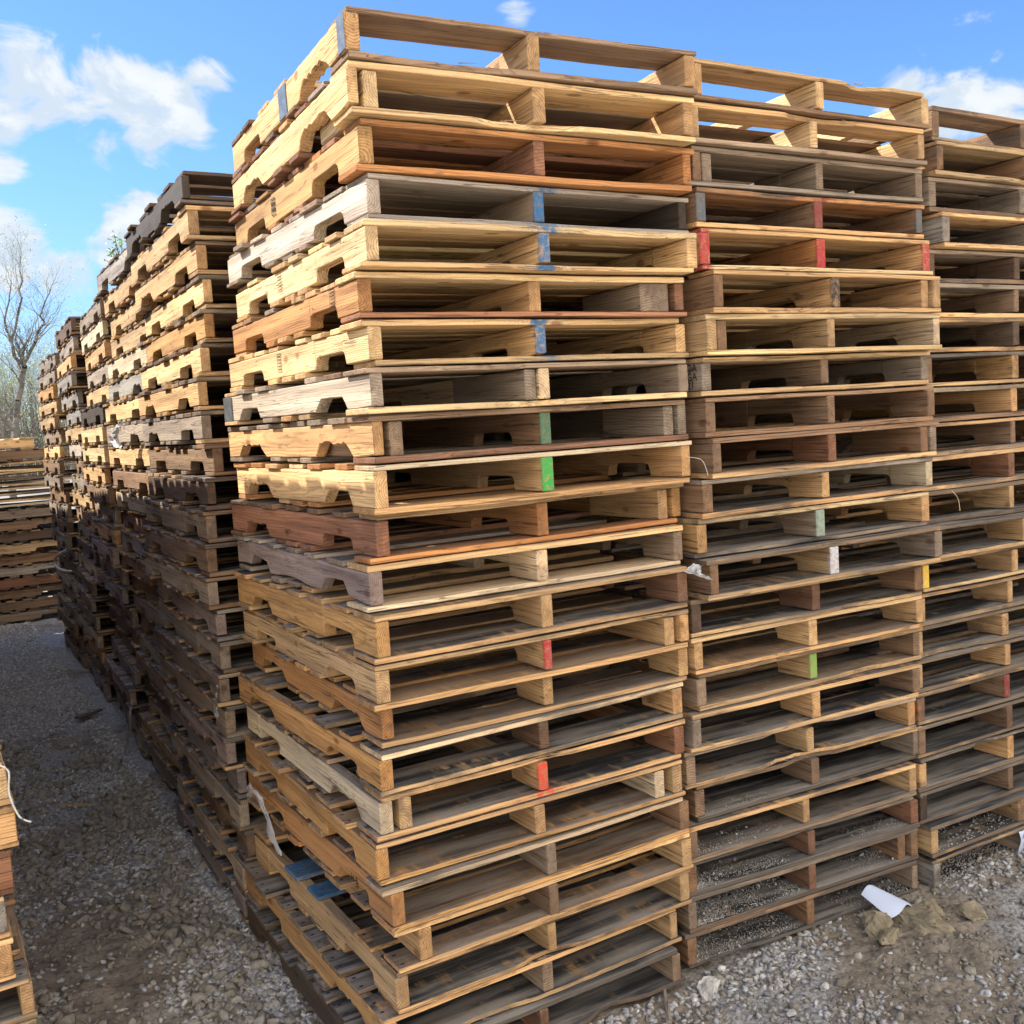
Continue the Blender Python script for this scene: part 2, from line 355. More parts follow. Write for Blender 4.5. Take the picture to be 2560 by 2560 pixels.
# ------------------------------------------------------------------ the near corner stack (left) : x,y,z,yaw measured per pallet
MAIN=[(-.004,-.07,2.669,-.062),(-.003,-.058,2.545,-.055),(.027,-.032,2.42,-.035),(.039,-.028,2.304,.004),(.016,-.054,2.186,-.024),(.008,-.005,2.069,-.026),(.026,-.007,1.951,.007),(.002,-.056,1.834,.021),(.009,-.027,1.712,.018),(.006,-.027,1.584,-.001),(.02,.019,1.457,.024),(-.009,.017,1.334,-.007),(-.014,-.017,1.208,.006),(-.019,-.007,1.089,-.009),(.014,.054,.968,-.015),(-.014,.022,.853,.018),(-.018,.038,.732,-.005),(-.038,.037,.614,-.008),(-.012,.017,.49,.016),(-.005,.028,.367,.015),(-.003,.05,.244,.013),(-.035,.06,.122,.02),(-.055,.047,.001,.012)]
# strs,(top lead),(bottom lead),deck,dirt,extras
SPEC=[
 dict(base='tan',strs=('tan','tan','tan'),top='brown',bot='brown',deck='brown',dirt=.25,plates=((.0,.05),(.52,.60)),notch=(2,1),miss=(1,2),allmiss=0),
 dict(base='pine',strs=('pine','tan','tan'),top='pine',bot='pine',deck='rbrown',dirt=.12,comp=((.06,.036,.35,'pine'),),notch=(2,2),endchip=.8,allmiss=0),
 dict(base='orange',strs=('ochre','red','orange'),top='orange',bot='orange',deck='red',dirt=.25,stamp=(.72,.04,.04,.05,True)),
 dict(base='lgrey',strs=('lgrey','gbrown','dark'),top='grey',bot='grey',deck='gbrown',dirt=.15,paint={1:('blue','end')},ptop=('blue','mid'),pbot=('blue','mid'),notch=(1,1)),
 dict(base='pine',top='pine',bot='pine',deck='tan',dirt=.03,paint={1:('blue','end')},ptop=('blue','mid'),pbot=('blue','mid'),stamp=(.68,.035,.035,.055,False)),
 dict(base='orange',strs=('orange','tan','red'),top='pine',bot='red',deck='tan',dirt=.1,comp=((.905,.1,.3,'gbrown'),),stamp=(.16,.045,.04,.05,False),notch=(1,1)),
 dict(base='pine',top='pine',bot='pine',deck='pine',dirt=.04,paint={1:('blue','end')},ptop=('blue','mid'),pbot=('blue','mid'),stamp=(.66,.035,.035,.055,False)),
 dict(base='dusty',strs=('dusty','pale','gbrown'),top='gbrown',bot='pine',deck='tan',dirt=.15,plates=((1.13,1.22),),notch=(3,3),comp=((.465,.035,.4,'gbrown'),),endchip=.6),
 dict(base='gbrown',strs=('tan','brown','gbrown'),top='brown',bot='rbrown',deck='gbrown',dirt=.2,paint={1:('dgreen','end')},notch=(2,2),comp=((.068,.036,.5,'gbrown'),(.95,.036,.3,'gbrown')),endchip=.5),
 dict(base='pine',strs=('pine','tan','tan'),top='pale',bot='tan',deck='orange',dirt=.1,paint={1:('green','end')},notch=(3,2)),
 dict(base='red',strs=('red','orange','ochre'),top='tan',bot='orange',deck='brown',dirt=.3,notch=(1,2),comp=((.945,.036,.35,'tan'),)),
 dict(base='violet',strs=('violet','pale','gbrown'),top='pine',bot='pale',deck='grey',dirt=.15,wavy=1,notch=(3,3)),
 dict(base='ochre',strs=('ochre','tan','rbrown'),top='tan',bot='tan',deck='tan',dirt=.3,topdirt=.5,notch=(1,3)),
 dict(base='tan',strs=('tan','tan','tan'),top='tan',bot='tan',deck='tan',dirt=.25,topdirt=.4,paint={1:('red','end')},notch=(1,1),comp=((.94,.036,.3,'tan'),)),
 dict(base='ochre',strs=('orange','tan','tan'),top='tan',bot='tan',deck='tan',dirt=.35,topdirt=.5,notch=(2,2),endchip=1),
 dict(base='ochre',strs=('ochre','dkbrown','tan'),top='pale',bot='tan',deck='tan',dirt=.35,topdirt=.7,notch=(1,2)),
 dict(base='tan',strs=('pale','tan','rbrown'),top='tan',bot='tan',deck='gbrown',dirt=.3,topdirt=.7,paint={1:('redor','end')},pbot=('redor','mid'),notch=(2,1),comp=((.075,.036,.3,'tan'),)),
 dict(base='ochre',strs=('ochre','tan','tan'),top='tan',bot='ochre',deck='tan',dirt=.3,topdirt=.5,notch=(1,1),comp=((.93,.036,.3,'pale'),)),
 dict(base='orange',strs=('orange','gbrown','brown'),top='pale',bot='ochre',deck='tan',dirt=.25,topdirt=.5,notch=(1,1)),
 dict(base='red',strs=('tan','brown','tan'),top='pine',bot='tan',deck='tan',dirt=.3,topdirt=.45,dxl=.07,notch=(1,2),botmiss=True),
 dict(base='tan',strs=('tan','tan','tan'),top='tan',bot='tan',deck='tan',dirt=.25,topdirt=.7,notch=(1,1),blue=(.61,.80)),
 dict(base='tan',strs=('ochre','gbrown','tan'),top='tan',bot='tan',deck='gbrown',dirt=.35,topdirt=.6,notch=(2,1),endchip=1),
 dict(base='dkbrown',strs=('dark','maroon' if False else 'rbrown','gbrown'),top='gbrown',bot='dkbrown',deck='gbrown',dirt=.5,topdirt=.9,notch=(1,1)),
]
MLOOK=['tan pallet with metal plates on its broken side rail','cracked yellow pine pallet with a split front corner','orange toned pallet with small burnt stamp','whitish grey pallet with blue paint on middle','clean yellow pine pallet with blue painted middle','orange pallet with grey block in front opening','yellow pine pallet with smeared blue middle','dusty grey tan pallet with slate grey rear plate','rough grey brown pallet with dull green middle','yellow pallet with bright green painted middle','red brown pallet with splintered notch','furrowed mauve grey pallet with wavy side rail','ochre pallet with tan boards','tan pallet with red painted middle','orange tan pallet with ragged notch','ochre pallet with dark middle end','tan pallet with orange red painted middle','glue spattered ochre pallet','orange pallet with grey middle end','recessed pallet with reddish rear rail','tan pallet with two blue painted board ends','tan pallet with chewed front corner','blackened pallet']
def zH(tab,i): return (tab[i-1][2]-tab[i][2]-.001) if i else .1205
for i,(p,s) in enumerate(zip(MAIN,SPEC)):
    s=dict(s); w=('topmost' if i==0 else 'bottom' if i==22 else (ORD[i]+' from top' if i<12 else ORD[22-i]+' from bottom'))
    L=MLOOK[i]+', '+w+' of corner stack'
    pallet(*p,zH(MAIN,i),L,seed=100+i,**s)
# ------------------------------------------------------------------ middle front stack
C2=[(1.063,-.057,2.685,-.015),(1.05,-.049,2.566,-.016),(1.07,-.03,2.448,-.01),(1.075,-.035,2.329,.0),(1.07,-.05,2.203,-.01),(1.085,-.085,2.075,.0),(1.07,-.064,1.952,-.03),(1.068,-.035,1.835,-.01),(1.07,-.044,1.711,-.02),(1.08,-.054,1.589,-.012),(1.065,-.022,1.469,-.03),(1.045,-.01,1.347,-.04),(1.06,-.041,1.222,-.045),(1.035,.02,1.1,-.04),(1.046,.03,.98,-.045),(1.064,.045,.858,-.03),(1.03,.035,.735,-.04),(1.019,.06,.612,-.055),(1.066,.08,.489,-.055),(1.02,.067,.37,-.06),(1.025,.085,.25,-.075),(1.021,.087,.128,-.075),(1.018,.094,.005,-.085)]
S2=[dict(base='pine',strs=('tan','pine','pine'),top='tan',bot='brown',deck='tan',dirt=.05,miss=(1,2),allmiss=0),
 dict(base='tan',strs=('tan','pine','tan'),top='tan',bot='gbrown',deck='brown',dirt=.12,miss=(2,4),allmiss=0),
 dict(base='gbrown',strs=('brown','gbrown','gbrown'),top='gbrown',bot='gbrown',deck='gbrown',dirt=.25,comp=((.06,.036,.4,'gbrown'),)),
 dict(base='brown',strs=('brown','brown','brown'),top='orange',bot='tan',deck='brown',dirt=.3,paint={0:('steel','end'),1:('maroon','end'),2:('steel','end')},ptop=('maroon','mid')),
 dict(base='tan',strs=('tan','orange','tan'),top='tan',bot='pine',deck='tan',dirt=.15,paint={0:('red','end'),1:('red','end'),2:('red','end')},ptop=('red','left'),pbot=('red','left')),
 dict(base='tan',strs=('brown','tan','tan'),top='tan',bot='tan',deck='tan',dirt=.15,paint={1:('black','end')},comp=((.94,.036,.3,'tan'),)),
 dict(base='tan',strs=('tan','tan','pale'),top='pine',bot='pine',deck='tan',dirt=.15,comp=((.06,.036,.3,'brown'),)),
 dict(base='gbrown',strs=('gbrown','brown','gbrown'),top='tan',bot='tan',deck='brown',dirt=.3),
 dict(base='brown',top='brown',bot='brown',deck='brown',dirt=.3),
 dict(base='brown',strs=('brown','rbrown','gbrown'),top='brown',bot='tan',deck='brown',dirt=.25,comp=((.95,.036,.3,'brown'),)),
 dict(base='tan',strs=('brown','tan','pale'),top='grey',bot='tan',deck='gbrown',dirt=.25,topdirt=.5),
 dict(base='tan',strs=('ochre','gbrown','tan'),top='pine',bot='gbrown',deck='tan',dirt=.3,topdirt=.7,paint={1:('pgreen','end')}),
 dict(base='brown',strs=('brown','tan','gbrown'),top='tan',bot='tan',deck='gbrown',dirt=.3,topdirt=.7,paint={1:('white','end')}),
 dict(base='brown',strs=('dkbrown','rbrown','brown'),top='tan',bot='tan',deck='brown',dirt=.3,topdirt=.6),
 dict(base='tan',strs=('tan','pine','tan'),top='tan',bot='tan',deck='tan',dirt=.2,topdirt=.3),
 dict(base='brown',strs=('gbrown','tan','brown'),top='tan',bot='tan',deck='tan',dirt=.35,topdirt=.5,paint={1:('lgreen','end')},chipl=1),
 dict(base='brown',strs=('gbrown','tan','brown'),top='tan',bot='tan',deck='brown',dirt=.35,topdirt=.6),
 dict(base='tan',strs=('gbrown','tan','tan'),top='gbrown',bot='tan',deck='gbrown',dirt=.35,topdirt=.7),
 dict(base='brown',strs=('brown','brown','gbrown'),top='tan',bot='brown',deck='brown',dirt=.4,topdirt=.8),
 dict(base='tan',strs=('brown','tan','tan'),top='tan',bot='brown',deck='gbrown',dirt=.35,topdirt=.7),
 dict(base='brown',strs=('brown','rbrown','rbrown'),top='gbrown',bot='gbrown',deck='gbrown',dirt=.45,topdirt=.9,chipl=1),
 dict(base='brown',strs=('gbrown','rbrown','brown'),top='gbrown',bot='brown',deck='gbrown',dirt=.45,topdirt=.9,comp=((.94,.036,.3,'brown'),)),
 dict(base='brown',strs=('brown','brown','gbrown'),top='brown',bot='gbrown',deck='gbrown',dirt=.5,topdirt=1)]
def word_of(s):
    p=s.get('paint') or {}
    nm={'redor':'orange red','dgreen':'dull green','lgreen':'light green','pgreen':'pale green','steel':'blue grey','maroon':'dark red'}
    look=LOOK[s['base']]
    if p:
        ks=list(p.values()); c=nm.get(ks[-1][0],ks[-1][0])
        if len(p)>1 and len(set(k[0] for k in ks))==1: return look+' pallet with %s stringer ends'%c
        c=p.get(1,list(p.values())[0])[0]; c=nm.get(c,c)
        return look+' pallet with %s %s end'%(c,'middle' if 1 in p else 'left')
    return look+' pallet'
def full(look,i,n,stack):
    w=('topmost' if i==0 else 'bottom' if i==n-1 else (ORD[i]+' from top' if i<12 else ORD[n-1-i]+' from bottom'))
    return look+', '+w+' of '+stack
for i,(p,s) in enumerate(zip(C2,S2)): pallet(*p,zH(C2,i),full(word_of(s),i,23,'middle front stack'),seed=300+i,**s)
# ------------------------------------------------------------------ right front stack
C3=[(2.143,-.036,2.662,0),(2.131,-.06,2.545,0),(2.111,-.041,2.425,0),(2.151,-.063,2.303,0),(2.108,-.032,2.186,0),(2.107,-.027,2.067,0),(2.105,-.023,1.946,-.01),(2.1,-.018,1.824,-.01),(2.098,-.014,1.702,-.01),(2.1,-.009,1.581,-.01),(2.085,-.005,1.459,-.02),(2.075,.0,1.337,-.02),(2.106,-.034,1.216,-.02),(2.085,.002,1.096,-.03),(2.07,.012,.974,-.03),(2.065,.02,.853,-.03),(2.06,.02,.732,-.03),(2.065,.02,.61,-.03),(2.065,.02,.489,-.03),(2.065,.02,.365,-.03),(2.065,.02,.242,-.03),(2.082,-.011,.12,-.03),(2.083,-.017,-.002,-.03)]
b3=['brown','brown','gbrown','brown','dkbrown','brown','dkbrown','brown','tan','brown','brown','tan','tan','tan','tan','tan','tan','brown','brown','tan','gbrown','tan','gbrown']
X3={3:dict(strs=('grey','gbrown','tan')),12:dict(paint={0:('white','end')}),13:dict(paint={0:('yellow','end')},strs=('pale','tan','tan')),17:dict(paint={0:('orange','side'),1:('maroon','end')}),22:dict(strs=('grey','gbrown','brown')),20:dict(strs=('dark','brown','dark')),8:dict(top='pale'),7:dict(top='gbrown',strs=('brown','ochre','brown')),9:dict(top='tan'),10:dict(top='tan',strs=('brown','rbrown','brown'))}
for i,p in enumerate(C3):
    R=random.Random(900+i); b=b3[i]; s=dict(base=b,top=R.choice(['tan',b,'gbrown','tan']) ,bot=R.choice(['tan',b,'tan','brown']),deck=R.choice(['brown','gbrown','tan']),dirt=(.5 if i<8 else .2+.015*i),topdirt=.5+.02*i); s.update(X3.get(i,{}))
    if i<3: s['allmiss']=.15
    pallet(*p,zH(C3,i),full(word_of(s),i,23,'right front stack'),seed=500+i,**s)
# ------------------------------------------------------------------ stacks behind along the alley
upper=['tan','pine','tan','pale','tan','ochre','gbrown','pine']
lower=['gbrown','dusty','gbrown','grey','brown','dusty','tan','dkbrown','violet','brown','dusty']
ROWS=[('first stack behind the corner',1.315,-.035,23,.1187,-.025,{0:'dark',1:'tan',2:'tan',3:'pine',4:'ochre',5:'pine',6:'tan',7:'grey',8:'brown',9:'dkbrown',10:'gbrown',11:'brown',12:'dusty',13:'violet',14:'gbrown'}),
 ('second stack behind the corner',2.6,.02,23,.1191,-.02,{0:'grey',1:'tan',2:'tan',3:'tan',4:'pale',5:'grey',6:'pine',7:'grey',8:'pine',9:'brown',10:'dusty',11:'rbrown',12:'violet'}),
 ('third stack behind the corner',3.9,.035,22,.12,-.05,{0:'gbrown',1:'pale',2:'tan',3:'grey',4:'pine',5:'dark',6:'pine',7:'pine'}),
 ('fourth stack behind the corner',5.22,.065,22,.1218,-.04,{0:'dkbrown',1:'grey',2:'tan',3:'grey',4:'grey',5:'grey',6:'tan',7:'lgrey'}),
 ('fifth stack behind the corner',6.52,.10,21,.1215,-.01,{0:'gbrown',1:'gbrown',2:'ochre',3:'tan',4:'tan',5:'gbrown',6:'pine'})]
for si,(nm,y0,x0,n,h,yw,cols) in enumerate(ROWS):
    R=random.Random(si+40); wx=0
    for i in range(n):
        k=n-1-i; f=k/n
        wx=.75*wx+R.uniform(-.03,.03)
        x=x0+wx+{0:-.045,1:.01,2:.02,3:.03,4:.02}[si]*f+R.uniform(-.012,.012); yy=y0+R.uniform(-.02,.015)-.03*f
        if si==0: yy=max(yy,1.305)
        base=cols.get(i) or R.choice(lower)
        wav=1 if base=='violet' else 0
        kw=dict(base=base,deck=R.choice([base,'brown','tan']) ,top=R.choice([base,'brown','gbrown']),bot=R.choice([base,'tan','brown']),dirt=.2 if i<9 else .42,topdirt=.6,wavy=wav,notch=(R.choice([1,1,3,1,1,1,2]),R.choice([1,1,3,1,1,1,2])))
        if si==0 and i==0: kw.update(dirt=.9,notch=(2,2),allmiss=.0,top='dkbrown',deck='dkbrown',bot='gbrown')
        if R.random()<.25: kw['endchip']=.8
        lk=LOOK[base]+' pallet'
        if n==23: l=full(lk,i,n,nm)
        else: l=full(lk,i,n,nm)
        pallet(x,yy,k*h,yw+R.uniform(-.012,.012),h-.001,l,seed=1000+si*50+i,**kw)
# stacks behind the middle and right front stacks, glimpsed through the openings
for si,(nm,x0,y0) in enumerate((('',1.16,1.36),('',2.24,1.36),('',3.3,.0),('',3.36,1.36),('',1.2,2.64),('',1.24,3.92),('',1.27,5.2),('',1.27,6.5),('',2.4,3.9))):
    R=random.Random(si+77)
    for i in range(22):
        k=21-i; c=R.choice(['tan','brown','gbrown','brown'])
        plain_pallet(x0+R.uniform(-.02,.02),y0+R.uniform(-.01,.02),k*.1212,R.uniform(-.012,.012),.1205,c,si*100+i)
# ------------------------------------------------------------------ row on the left of the alley
NL=['tan','ochre','tan','tan','grey','rbrown','tan','pine','tan','brown','tan','tan','brown','gbrown','tan','brown','tan','tan','brown','tan','gbrown','tan','brown']
for k in range(23):
    R=random.Random(k+300); i=22-k
    xr=-.838+.02*math.sin(k*1.3)+R.uniform(-.01,.01)
    zk=k*.1216; c=NL[k]
    if k in (5,6): # turned a quarter, long side towards the camera
        e=pallet(xr,.64,zk,math.pi/2,.1205,'%s pallet turned sideways, %s from bottom of left edge stack'%(LOOK[c],ORD[k]),base=c,seed=700+k,dirt=.25)
    else:
        pallet(xr-1.016,.645+R.uniform(-.01,.01),zk,R.uniform(-.01,.01),.1205,full(word_of(dict(base=c)),i,23,'left edge stack'),base=c,top='pine' if k<6 else 'tan',bot='tan',deck='tan',seed=700+k,dirt=.2,topdirt=.5)
R=random.Random(5)
LN=['second','third','fourth','fifth','sixth','seventh']
for si,y0 in enumerate((1.92,3.2,4.48,5.76,7.04,8.3)):
    for k in range(23):
        c=R.choice(['tan','brown','gbrown'])
        plain_pallet(-.9-1.016-.03*si+R.uniform(-.03,.03),y0+R.uniform(-.02,.02),k*.1216,R.uniform(-.015,.015),.1208,c,2000+si*40+k)
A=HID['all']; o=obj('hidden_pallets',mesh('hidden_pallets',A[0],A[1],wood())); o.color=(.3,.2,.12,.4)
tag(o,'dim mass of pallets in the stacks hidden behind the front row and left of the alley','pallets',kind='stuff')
# ------------------------------------------------------------------ far pile closing the alley
R=random.Random(91); z=0.0
FY=9.45
seq=['P']*7+['J']+['P']+['B','B','P','P']
W=wood(); nb=0
PILE='pile closing the alley'
pk=0
def loose(x,y,z,L,w,t,yaw,col,label,tilt=0):
    V,F=board_geo(L,w,t,R.randrange(9999),1.2,0,2.0,8)
    V=[(a-L/2,b,c) for a,b,c in V]
    o=obj('loose_board',mesh('loose_board',V,F,W),None,(x,y,z),(0,tilt,yaw)); o.color=tint(col,R,.2,.15); tag(o,label,'board','loose boards lying on the far pile'); return o
cols=['gbrown','brown','brown','rbrown','dusty','brown','tan','dkbrown','brown']
for k in range(10):
    pallet(.50+R.uniform(-.04,.03)-.0,FY-.01+R.uniform(-.03,.02),z,math.pi/2+R.uniform(-.02,.02),.118,'%s pallet with long side forward, %s from bottom of %s'%(LOOK[cols[k%9]],ORD[k] if k else 'first',PILE),base=cols[k%9],seed=1500+k,dirt=.4,notch=(0,0) if k%2 else (1,1)); 
    pallet(-.74+R.uniform(-.04,.03),FY+R.uniform(-.03,.02),z,math.pi/2+R.uniform(-.02,.02),.118,'%s pallet out to the left, %s from bottom of %s'%(LOOK[cols[(k*5+2)%9]],ORD[k] if k else 'first',PILE),base=cols[(k*5+2)%9],seed=1600+k,dirt=.4,notch=(0,0)); z+=.119
sl=['longest','slanting','crooked','lowest','pale','narrow','broad','curled','protruding','thin','split','hindmost','bent','bleached','knotty','short','sunlit','upper','foremost','uppermost','stained','clean','frayed','grey edged','warped','tilted','dusty','wide pale','ragged','half hidden','darker','nailed','cracked','leftward','rightward','shaded']
q=0
for lay in range(9):
    for j in range(4):
        loose(-.2+R.uniform(-.25,.25),FY+.06+j*.16+R.uniform(-.03,.03),z+.012+.03*R.random(),R.uniform(1.0,1.8),R.choice([.089,.1,.14]),.02,R.uniform(-.16,.16),R.choice(['pale','pine','pale','pine','brown']),'%s loose board in the jumbled layer of the %s'%(sl[q],PILE),R.uniform(-.03,.03)); q+=1
    z+=.055
for k in range(1):
    c=['brown','rbrown','gbrown','brown'][k]
    pallet((.5,.54,.6,.48)[k],FY,z,math.pi/2+R.uniform(-.03,.03),.118,'%s pallet resting on the loose boards of the %s'%(LOOK[c],PILE),base=c,seed=1700+k,dirt=.3,notch=(0,0)); z+=.119
e=pallet(.2,FY+.02,z,math.pi/2+.02,.12,'clean yellow pine pallet lying topmost on the '+PILE,base='pine',seed=1750,dirt=0,notch=(0,0))
# ------------------------------------------------------------------ ground
def h_ground(x,y):
    v=Vector((x,y,0))
    und=.5*(x<.0)*(x>-.84)
    r=MN.fractal(v*1.7,1.0,2.0,3)*.014+MN.fractal(v*9+Vector((5,1,2)),.9,2.1,4)*.009+MN.fractal(v*31,.7,2.2,3)*.005
    b=0
    d=max(abs(x+.42)-.38,0)
    cl=max(0,MN.noise(v*5.0+Vector((3,3,1))))**1.0
    mud=math.exp(-((x+.25)**2)/.05)*max(0,1-abs(y-2.2)/1.6)
    r+=mud*cl*.035
    # churned mud ridge on the right
    rr=math.exp(-((x-1.9)**2/.25+(y+.2)**2/.07)); r+=rr*(.014+.03*max(0,MN.noise(v*7)))
    r+=.03*math.exp(-((x-2.55)**2/.1+(y-.0)**2/.04))
    base=-.012
    in_stack=(x>.0 and y>.12)or(x<-.87 and y>.66)
    if in_stack: r=min(r,.006)
    return base+r
def axis(a,b,st,far):
    fine=np.arange(a,b+1e-6,st); g=[];s=st;v=b
    while v<far: s*=1.35; v+=s; g.append(v)
    g2=[];s=st;v=a
    while v>-far: s*=1.35; v-=s; g2.append(v)
    return np.array(g2[::-1]+list(fine)+g)
ax=axis(-1.3,3.0,.012,600.); ay=axis(-1.2,3.2,.012,900.)
ay2=[v for v in ay if v<=3.2]; s=.014; v=3.2
while v<11: v+=s; s=min(s*1.006,.045); ay2.append(v)
while v<900: s*=1.35; v+=s; ay2.append(v)
ay=np.array(ay2)
nx,ny=len(ax),len(ay)
V=np.zeros((ny,nx,3),np.float32); V[:,:,0]=ax[None,:]; V[:,:,1]=ay[:,None]
for j,y in enumerate(ay):
    for i,x in enumerate(ax):
        V[j,i,2]=h_ground(float(x),float(y)) if (-1.4<x<3.2 and -1.4<y<11.2) else -.012+(.02*MN.noise(Vector((x*.3,y*.3,0))))
idx=np.arange(ny*nx).reshape(ny,nx)
F=np.stack([idx[:-1,:-1],idx[:-1,1:],idx[1:,1:],idx[1:,:-1]],-1).reshape(-1,4)
m,nt,b=new_mat('mud_and_gravel'); g=G(nt); tc=g.n('ShaderNodeTexCoord'); P=tc.outputs['Object']
n1=g.noise(P,1.3,4,.55); n2=g.noise(P,9,6,.65); n3=g.noise(P,70,5,.7)
mud=g.mix(g.mr(n2,.3,.7),(.155,.13,.098),(.32,.272,.21)); grv=g.mix(g.mr(n3,.3,.7),(.16,.158,.155),(.44,.43,.41))
sp=g.n('ShaderNodeSeparateXYZ'); g.put(sp.inputs[0],P)
far=g.mr(sp.outputs[1],2.6,4.2)
near=g.mr(sp.outputs[1],-1.0,-2.2)
msk=g.mr(g.math('ADD',g.math('ADD',n1,g.math('MULTIPLY',far,.12)),g.math('MULTIPLY',near,.3)),.5,.62)
c=g.mix(msk,mud,grv)
vo=g.n('ShaderNodeTexVoronoi'); g.put(vo.inputs['Vector'],P); vo.inputs['Scale'].default_value=55
c=g.mix(g.math('MULTIPLY',g.mr(vo.outputs['Distance'],.5,.9),.5),c,(.035,.03,.026))
c=g.mix(near,c,(.44,.40,.34))   # pale trodden yard behind the camera
g.put(b.inputs['Base Color'],c); b.inputs['Roughness'].default_value=.9; b.inputs['Specular IOR Level'].default_value=.2
bp=g.n('ShaderNodeBump'); bp.inputs['Strength'].default_value=.8; bp.inputs['Distance'].default_value=.006
g.put(bp.inputs['Height'],g.math('ADD',n3,g.math('MULTIPLY',vo.outputs['Distance'],-.8))); g.put(b.inputs['Normal'],bp.outputs[0])
go=obj('ground',npmesh('ground',V.reshape(-1,3),F,m)); go['kind']='structure'
for p_ in (go.data,): p_.polygons.foreach_set('use_smooth',[True]*len(p_.polygons))
# ------------------------------------------------------------------ stones
def ico(sub):
    import bmesh
    bm=bmesh.new(); bmesh.ops.create_icosphere(bm,subdivisions=sub,radius=1); V=np.array([v.co[:] for v in bm.verts]); F=np.array([[v.index for v in f.verts] for f in bm.faces]); bm.free(); return V,F
def stones(name,pts,sizes,sub,mat,flat=(.35,.8),lift=.25,seed=0,ang=.35):
    rg=np.random.default_rng(seed); V0,F0=ico(sub); T=[]
    for _ in range(16):
        v=V0.copy()
        for _k in range(6):   # cut flats to look crushed
            nrm=rg.normal(size=3); nrm/=np.linalg.norm(nrm); d=rg.uniform(.45,.9); s=v@nrm; over=np.maximum(s-d,0); v-=over[:,None]*nrm
        v*=1+ang*.38*rg.normal(size=(len(v),1)).clip(-1.2,1.2)+(0 if sub<2 else np.array([[.5*MN.fractal(Vector(q)*2.2+Vector((_,0,0)),.7,2.1,3)] for q in v]))
        T.append(v)
    n=len(pts); out=np.zeros((n,len(V0),3),np.float32)
    q=rg.normal(size=(n,4)); q/=np.linalg.norm(q,axis=1)[:,None]
    ti=rg.integers(0,16,n)
    sc=np.stack([rg.uniform(.8,1.3,n),rg.uniform(.6,1.,n),rg.uniform(*flat,n)],-1)*sizes[:,None]
    yaw=rg.uniform(0,6.28,n); tl=rg.normal(size=(n,2))*.3
    for i in range(n):
        v=T[ti[i]]*sc[i]; c,s=math.cos(yaw[i]),math.sin(yaw[i])
        x=v[:,0]*c-v[:,1]*s; y=v[:,0]*s+v[:,1]*c; zz=v[:,2]+x*tl[i,0]+y*tl[i,1]
        out[i,:,0]=x+pts[i][0]; out[i,:,1]=y+pts[i][1]; out[i,:,2]=zz+pts[i][2]+sc[i,2]*lift
    F=(F0[None]+(np.arange(n)*len(V0))[:,None,None]).reshape(-1,3)
    return obj(name,npmesh(name,out.reshape(-1,3),F,mat))
def stone_mat(name,cols,rough=.85):
    m,nt,b=new_mat(name); g=G(nt); ge=g.n('ShaderNodeNewGeometry'); tc=g.n('ShaderNodeTexCoord')
    r=ge.outputs['Random Per Island']; cr=g.n('ShaderNodeValToRGB'); g.put(cr.inputs[0],r); el=cr.color_ramp.elements
    while len(el)<len(cols): el.new(.5)
    for i,c in enumerate(cols): el[i].position=i/(len(cols)-1); el[i].color=c+(1,)
    n=g.noise(tc.outputs['Object'],120,4,.65)
    c=g.mix(g.math('MULTIPLY',g.mr(n,.35,.7),.45),cr.outputs[0],(.1,.085,.07))
    g.put(b.inputs['Base Color'],c); b.inputs['Roughness'].default_value=rough; b.inputs['Specular IOR Level'].default_value=.3
    bp=g.n('ShaderNodeBump'); bp.inputs['Strength'].default_value=.8; bp.inputs['Distance'].default_value=.004; g.put(bp.inputs['Height'],n); g.put(b.inputs['Normal'],bp.outputs[0])
    return m
blue_gravel=stone_mat('crushed_blue_gravel',[(.196,.205,.216),(.402,.408,.414),(.345,.333,.316),(.552,.552,.546),(.483,.437,.368),(.276,.279,.287),(.736,.724,.690)])
mudst=stone_mat('mud_coated_stone',[(.19,.168,.13),(.27,.24,.19),(.33,.3,.245),(.24,.215,.168),(.4,.365,.3),(.23,.207,.168)])
def ok(x,y):
    if x>-.02 and y>.07 and x<3.1: return False
    if x<-.855 and y>.66: return False
    return True
def bare(x,y):
    d=0
    for cx,cy,rx,ry in ((1.75,-.18,.3,.12),(-.56,1.35,.2,.6),(-.3,4.3,.2,.6),(-.5,2.9,.1,.35),(-.5,.8,.12,.25),(1.9,-.3,.36,.13),(1.5,-.45,.14,.09),(2.35,-.25,.25,.1)):
        d=max(d,1.6-math.hypot((x-cx)/rx,(y-cy)/ry))
    return min(1,max(0,d+.5*MN.noise(Vector((x*6,y*6,0)))))
rg=np.random.default_rng(3)
def scatter(n,x0,x1,y0,y1,dens,powy=1.0):
    out=[]
    for _ in range(n):
        x=rg.uniform(x0,x1); y=y0+(y1-y0)*rg.uniform()**powy
        if not ok(x,y): continue
        if rg.uniform()>dens(x,y): continue
        out.append((x,y,h_ground(x,y)))
    return out
nz=lambda x,y,s,o=0: MN.noise(Vector((x*s+o,y*s,o)))
def dA(x,y):
    near=math.exp(-((x+.0)**2)/.035)*(y<2.2)
    n=nz(x,y,2.3,4)
    return max(0,min(1,(.25+near*.9+(y>3.3)*.55+.5*n)))*(1-.92*bare(x,y))
p=scatter(26000,-.87,.02,.5,3.4,dA); stones('gravel',p,rg.uniform(.008,.019,len(p)),1,blue_gravel,seed=1); bpy.data.objects['gravel'];tag(bpy.data.objects['gravel'],'blue grey crushed gravel on the near floor of the alley','gravel',kind='stuff')
p=scatter(42000,-.95,.12,3.3,11.,dA,1.25); o=stones('gravel',p,rg.uniform(.007,.017,len(p)),0,blue_gravel,seed=2); tag(o,'blue grey crushed gravel carpeting the far floor of the alley','gravel',kind='stuff')
